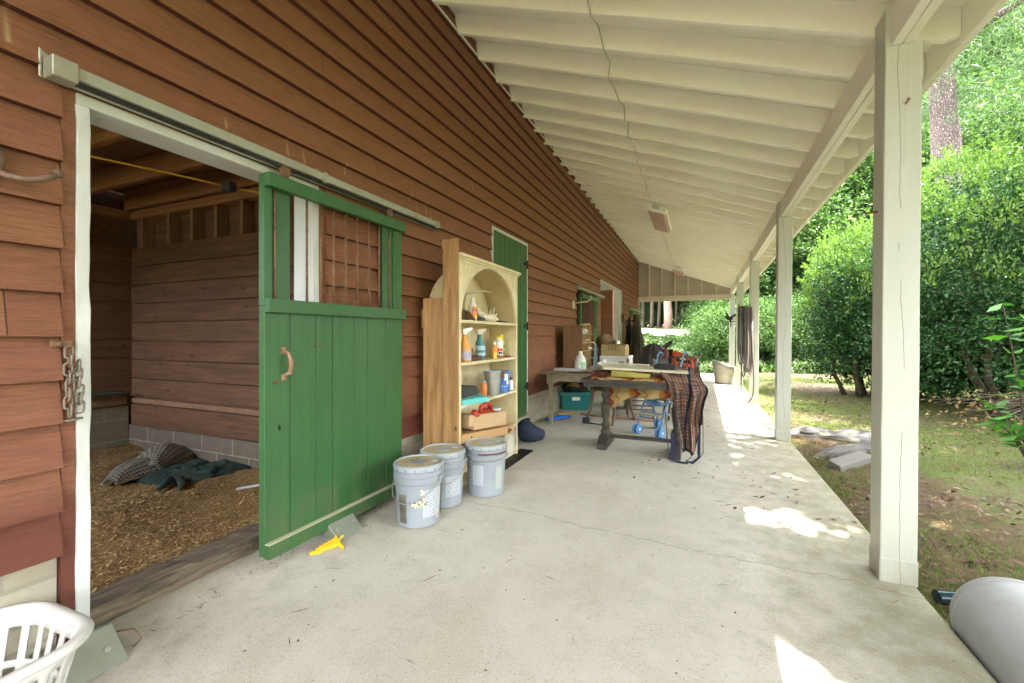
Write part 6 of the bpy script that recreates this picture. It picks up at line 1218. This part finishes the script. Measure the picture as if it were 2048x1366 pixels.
# shade trees beyond the right edge of the view, over the lawn
for (k, x, y, s) in (('B',4.7,-2.2,1.15),('A',7.0,4.9,1.15),('P',9.4,9.4,.95),('A',7.6,-.6,1.2),('P',11.5,16.4,.9)  ):
    plant(k, x, y, s, 'tall tree shading the lawn beyond the right side', 'shade trees over the lawn')
# unseen tree added for shade; crown gaps cut along sun rays to place patches
g = np.random.default_rng(61); P_, d_ = clump_pts(460, 120, 3.3, 3.3, 2.9, (0,0,8.9), .42, g, .25, .75); bx0, by0 = 4.9, 2.6
lace = np.array([pn(q[0]*2.6, q[1]*2.6, q[2]*2.6) > .27 for q in P_])
HOLES = [(g.uniform(.25, 1.0), g.uniform(1.6, 5.6), g.uniform(.02, .09), g.uniform(.02, .06), g.uniform(-40, 40)) for _ in range(46)]+[(g.uniform(1.1, 4.2), g.uniform(.8, 5.8), g.uniform(.06, .28), g.uniform(.05, .2), g.uniform(-60, 60)) for _ in range(40)]
kx, ky = sd.x/sd.z, sd.y/sd.z; gx = P_[:,0]+bx0-kx*P_[:,2]; gy2 = P_[:,1]+by0-ky*P_[:,2]; keep = np.ones(len(P_), bool)
for (x, y, rx, ry, a) in ((.52,3.34,.50,.24,-12),(.40,2.42,.17,.07,-10),(.25,1.80,.30,.26,20),(.36,4.88,.16,.13,-40),(.74,4.36,.30,.13,-30),(2.3,3.1,.55,.3,10),(1.9,4.6,.6,.35,-20),(3.3,4.4,.5,.5,0),(2.9,1.9,.5,.3,30), *HOLES):
    ca, sa = math.cos(R(a)), math.sin(R(a)); u = ((gx-x)*ca+(gy2-y)*sa)/rx; v = (-(gx-x)*sa+(gy2-y)*ca)/ry; keep &= ((u*u+v*v) > 1+.25*np.sin(5*np.arctan2(v, u)+x*9)) | (lace & (u*u+v*v > .25))
V, F = leaves(P_[keep], .15, g=g, up=.5, width=.6); dm = fast_mesh('dense_crown', V, F)
make_tree('broadleaf_tree', 'dense leafy tree added out of view to shade the near porch corner', 'tree', None, (bx0, by0, 0), [('trunk', bt1.copy(), m_trunk), ('crown', dm, m_bgleaf)], 0, 1.).scale = (1,1,1)
# trunks that read on their own through the far opening
pf_ = tmesh(trunk(MB(), (0,0,-.3), (.3,0,17), .34, .16, .5, 12, 12, 4), 'far_pine_trunk'); pf2 = crown_mesh('far_pine_crown', 150, 60, 3.2, 3.2, 3., 13.5, .45, .3, 33, .5, .3, up=.1, width=.14, droop=.4)
m_pinkbark = paint('pinkish_bark', (.30,.19,.15), .9, .35, 9, (1,1,.3), .6, spec=.2)
def at(u, d): a = (u-1024)/870; c_, s_ = math.cos(R(23.318)), math.sin(R(23.318)); return (d*(c_*a-s_), d*(s_*a+c_))
for (u, d, mt, s, lab) in ((1337,42,'k',1.15,'straight pinkish pine trunk in the middle of the woods beyond the drive'),(1303,43,'d',.8,'dark tree trunk left of the pinkish pine, the left one of two'),(1317,44,'d',.75,'dark tree trunk just left of the pinkish pine'),(1352,43,'d',.6,'thin dark trunk just right of the pinkish pine')):
    x, y = at(u, d); me = pf_
    if mt != 'k':
        me = tmesh(trunk(MB(), (0,0,-.3), (.5*random.random(),.2,17), .21, .10, .5, 12, 12, u), 'dark_far_trunk')
    make_tree('pine_tree', lab, 'pine tree', None, (x, y, gz(x,y)), [('trunk', me, m_pinkbark if mt == 'k' else m_trunk), ('crown', pf2, m_needle)], random.random()*6, s)
WL = 'leafy green tree in the woods beyond the barn'; WG = 'trees in the woods'
rd = random.Random(17)
for (u, d, k, s) in ((1300,50,'B',1.1),(1322,54,'D',1.2),(1350,55,'B',1.3),(1375,53,'D',1.1),(1280,53,'D',1.2),(1340,62,'D',1.6),(1310,64,'A',1.8),(1262,48,'A',1.2),(1285,47,'A',1.2),(1310,52,'D',1.3),(1330,50,'B',1.1),(1345,50,'A',1.2),(1366,47,'D',1.1),(1385,46,'A',1.1),(1290,56,'D',1.6),(1340,58,'A',1.7),(1412,44,'D',1.1),(1430,38,'A',1.0),(1450,34,'D',1.1),(1390,52,'A',1.5),(1430,46,'A',1.4),(1470,40,'A',1.4),(1500,34,'D',1.2)):
    x, y = at(u, d); plant(k, x, y, s, WL, WG)
for (u, d, k, s) in ((1450,24,'B',.9),(1442,29,'A',.75),(1486,22,'B',1.0),(1520,25,'A',1.0),(1545,22,'D',.9),(1580,24,'A',1.05),(1610,21,'B',1.1),(1640,26,'A',1.2),(1690,22,'A',1.1),(1735,24,'D',1.2),(1770,21,'A',1.1),(1820,24,'A',1.3),(1870,21,'D',1.2),(1925,23,'A',1.25),(1975,20,'A',1.15),(2030,22,'A',1.3),(2085,19,'D',1.2),(1600,34,'A',1.5),(1680,36,'D',1.6),(1760,34,'A',1.6),(1840,36,'A',1.7),(1940,33,'A',1.6),(2040,33,'A',1.7),(1550,38,'A',1.5),(2150,24,'A',1.4),(2120,15.5,'A',1.1),(1985,25,'A',2.0),(1925,28,'A',2.1),(2050,24,'A',1.9),(1960,34,'A',2.4)):
    x, y = at(u, d); plant(k, x, y, s, 'bright green tree in the woods along the far side of the lawn', 'trees along the lawn')
for (u, d, s) in ((1438,20,.8),(1455,18,1.0),(1470,19.5,1.1),(1428,26,1.0),(1500,18.5,1.0),(1528,17.5,1.0),(1555,18.5,1.1),(1585,17.8,1.05),(1612,19,1.2),(1645,18.5,1.1),(1690,19,1.2),(1735,18,1.2),(1790,17,1.2),(1850,16.5,1.2),(1910,14.5,1.1),(1965,14,1.1),(2020,13.2,1.1),(2060,12,1.1),(1880,13.6,.8),(1262,41,.5),(1378,42,.6),(1290,48,1.),(1312,50,1.1),(1332,49,.9),(1355,50,1.2)):
    x, y = at(u, d); plant('C', x, y, s, 'leafy green shrub along the edge of the woods', 'shrubs along the woods', 'shrub')
for (x, y, s) in ((5.6,11.9,.8),(6.6,11.3,.9),(4.6,12.2,.7)): plant('C', x, y, s, 'leafy shrub in the shade behind the holly bushes', 'shrubs behind the holly', 'shrub')
# far wood behind everything, behind and around the camera side of the lawn as one mass
g = np.random.default_rng(77); n = 52000; th = g.uniform(R(-180), R(180), n); rr_ = g.uniform(58, 74, n); x = rr_*np.sin(th); y = rr_*np.cos(th)
zz = np.array([gz(a, b) for a, b in zip(x, y)])+g.uniform(0, 1, n)**.8*(13+5*np.array([pn(t*9, 3) for t in th]))
V, F = leaves(np.stack([x, y, zz], 1), 1.1, up=.4, width=.7, g=g); o = link_mesh('far_woods', fast_mesh('far_woods', V, F), m_bgleaf, origin=(0,0,0)); tag(o, 'distant woods closing the view all round', 'woods', kind='stuff')
# ivy bank past the end of the porch
n = 52000; x = g.uniform(-7, 8, n); y = 16.6+g.random(n)**1.1*10.8; keep = (np.array([pn(a*.5, b*.5, 3) for a, b in zip(x, y)]) > -.35) & ~((x > .6) & (y < 17.6)); x, y = x[keep], y[keep]
zz = np.array([gz(a, b)+.10+.30*abs(pn(a*.9, b*.9, 5)) for a, b in zip(x, y)])*1.0+g.uniform(-.12, .05, len(x))
V, F = leaves(np.stack([x, y, zz], 1), .15, up=1.0, width=.75, g=g); o = link_mesh('ivy', fast_mesh('ivy', V, F), m_ivy, origin=(0,0,0)); tag(o, 'ivy and low leaves covering the bank below the drive', 'ivy', kind='stuff')
# lawn: grass blades, dead leaves, needles
n = 120000; x = 1.0+g.random(n)**1.5*7.5; y = 1.2+g.random(n)**1.15*15; msk = np.array([pn(a*.55, b*.55, 1)+.5*pn(a*2.4, b*2.4, 2) for a, b in zip(x, y)]); keep = msk > -.16+.25*g.random(n)-.12; x, y = x[keep], y[keep]
zz = np.array([gz(a, b) for a, b in zip(x, y)]); P = np.stack([x, y, zz], 1); V, F = leaves(P, .042, up=0., width=.12, g=g, axis=np.tile([0,0,.75],(len(P),1)), droop=0, fold=.02)
o = link_mesh('grass', fast_mesh('grass', V, F), m_grass, origin=(0,0,0)); tag(o, 'thin short grass and moss on the lawn', 'grass', kind='stuff')
Vl, Fl = flakes(6500, (1.0, 8), (1.4, 16), lambda a, b: gz(a, b)+.010, .010, .034, .5, .35)
Vx, Fx = flakes(700, (.98, 2.4), (1.5, 5), lambda a, b: gz(a, b)+.012, .010, .034, .5, .35); Vl = np.concatenate([Vl, Vx]); Fl = np.arange(len(Vl)).reshape(-1, 4)
o = link_mesh('dead_leaves', fast_mesh('dead_leaves', Vl, Fl), m_litter, origin=(0,0,0)); tag(o, 'fallen dead leaves over the lawn', 'leaves', kind='stuff')
Vl, Fl = flakes(16000, (.98, 5.5), (1.4, 13), lambda a, b: gz(a, b)+.010, .03, .085, .035, .12)
Vx, Fx = flakes(7000, (.98, 2.0), (1.4, 7), lambda a, b: gz(a, b)+.012, .03, .09, .04, .12); Vl = np.concatenate([Vl, Vx]); Fl = np.arange(len(Vl)).reshape(-1, 4)
o = link_mesh('lawn_needles', fast_mesh('lawn_needles', Vl, Fl), m_twig, origin=(0,0,0)); tag(o, 'brown pine needles over the lawn', 'needles', kind='stuff')
# debris on the porch floor
Va, Fa = flakes(170, (-.6, .95), (3.2, 9.5), lambda a, b: zs(a)+.003, .012, .034, .38, .2)
Ve, Fe = flakes(46, (-.3, .92), (3.1, 7.5), lambda a, b: zs(a)+.004, .028, .055, .10, .04); Vb, Fb = flakes(130, (-1.7, .9), (1.1, 9), lambda a, b: zs(a)+.003, .02, .06, .045, .05)
Vc, Fc = flakes(420, (-2.0, -1.88), (.95, 7), lambda a, b: zs(a)+.003, .006, .028, .09, .05)
Vd, Fd = flakes(240, (-1.9, .9), (.9, 9), lambda a, b: zs(a)+.003, .004, .010, .6, .1)
V = np.concatenate([Va, Vb, Vc, Vd, Ve]); F = np.arange(len(V)).reshape(-1, 4)
o = link_mesh('floor_litter', fast_mesh('floor_litter', V, F), m_twig, origin=(0,0,0)); tag(o, 'dry leaves, twigs and needles scattered on the porch floor', 'litter', kind='stuff')
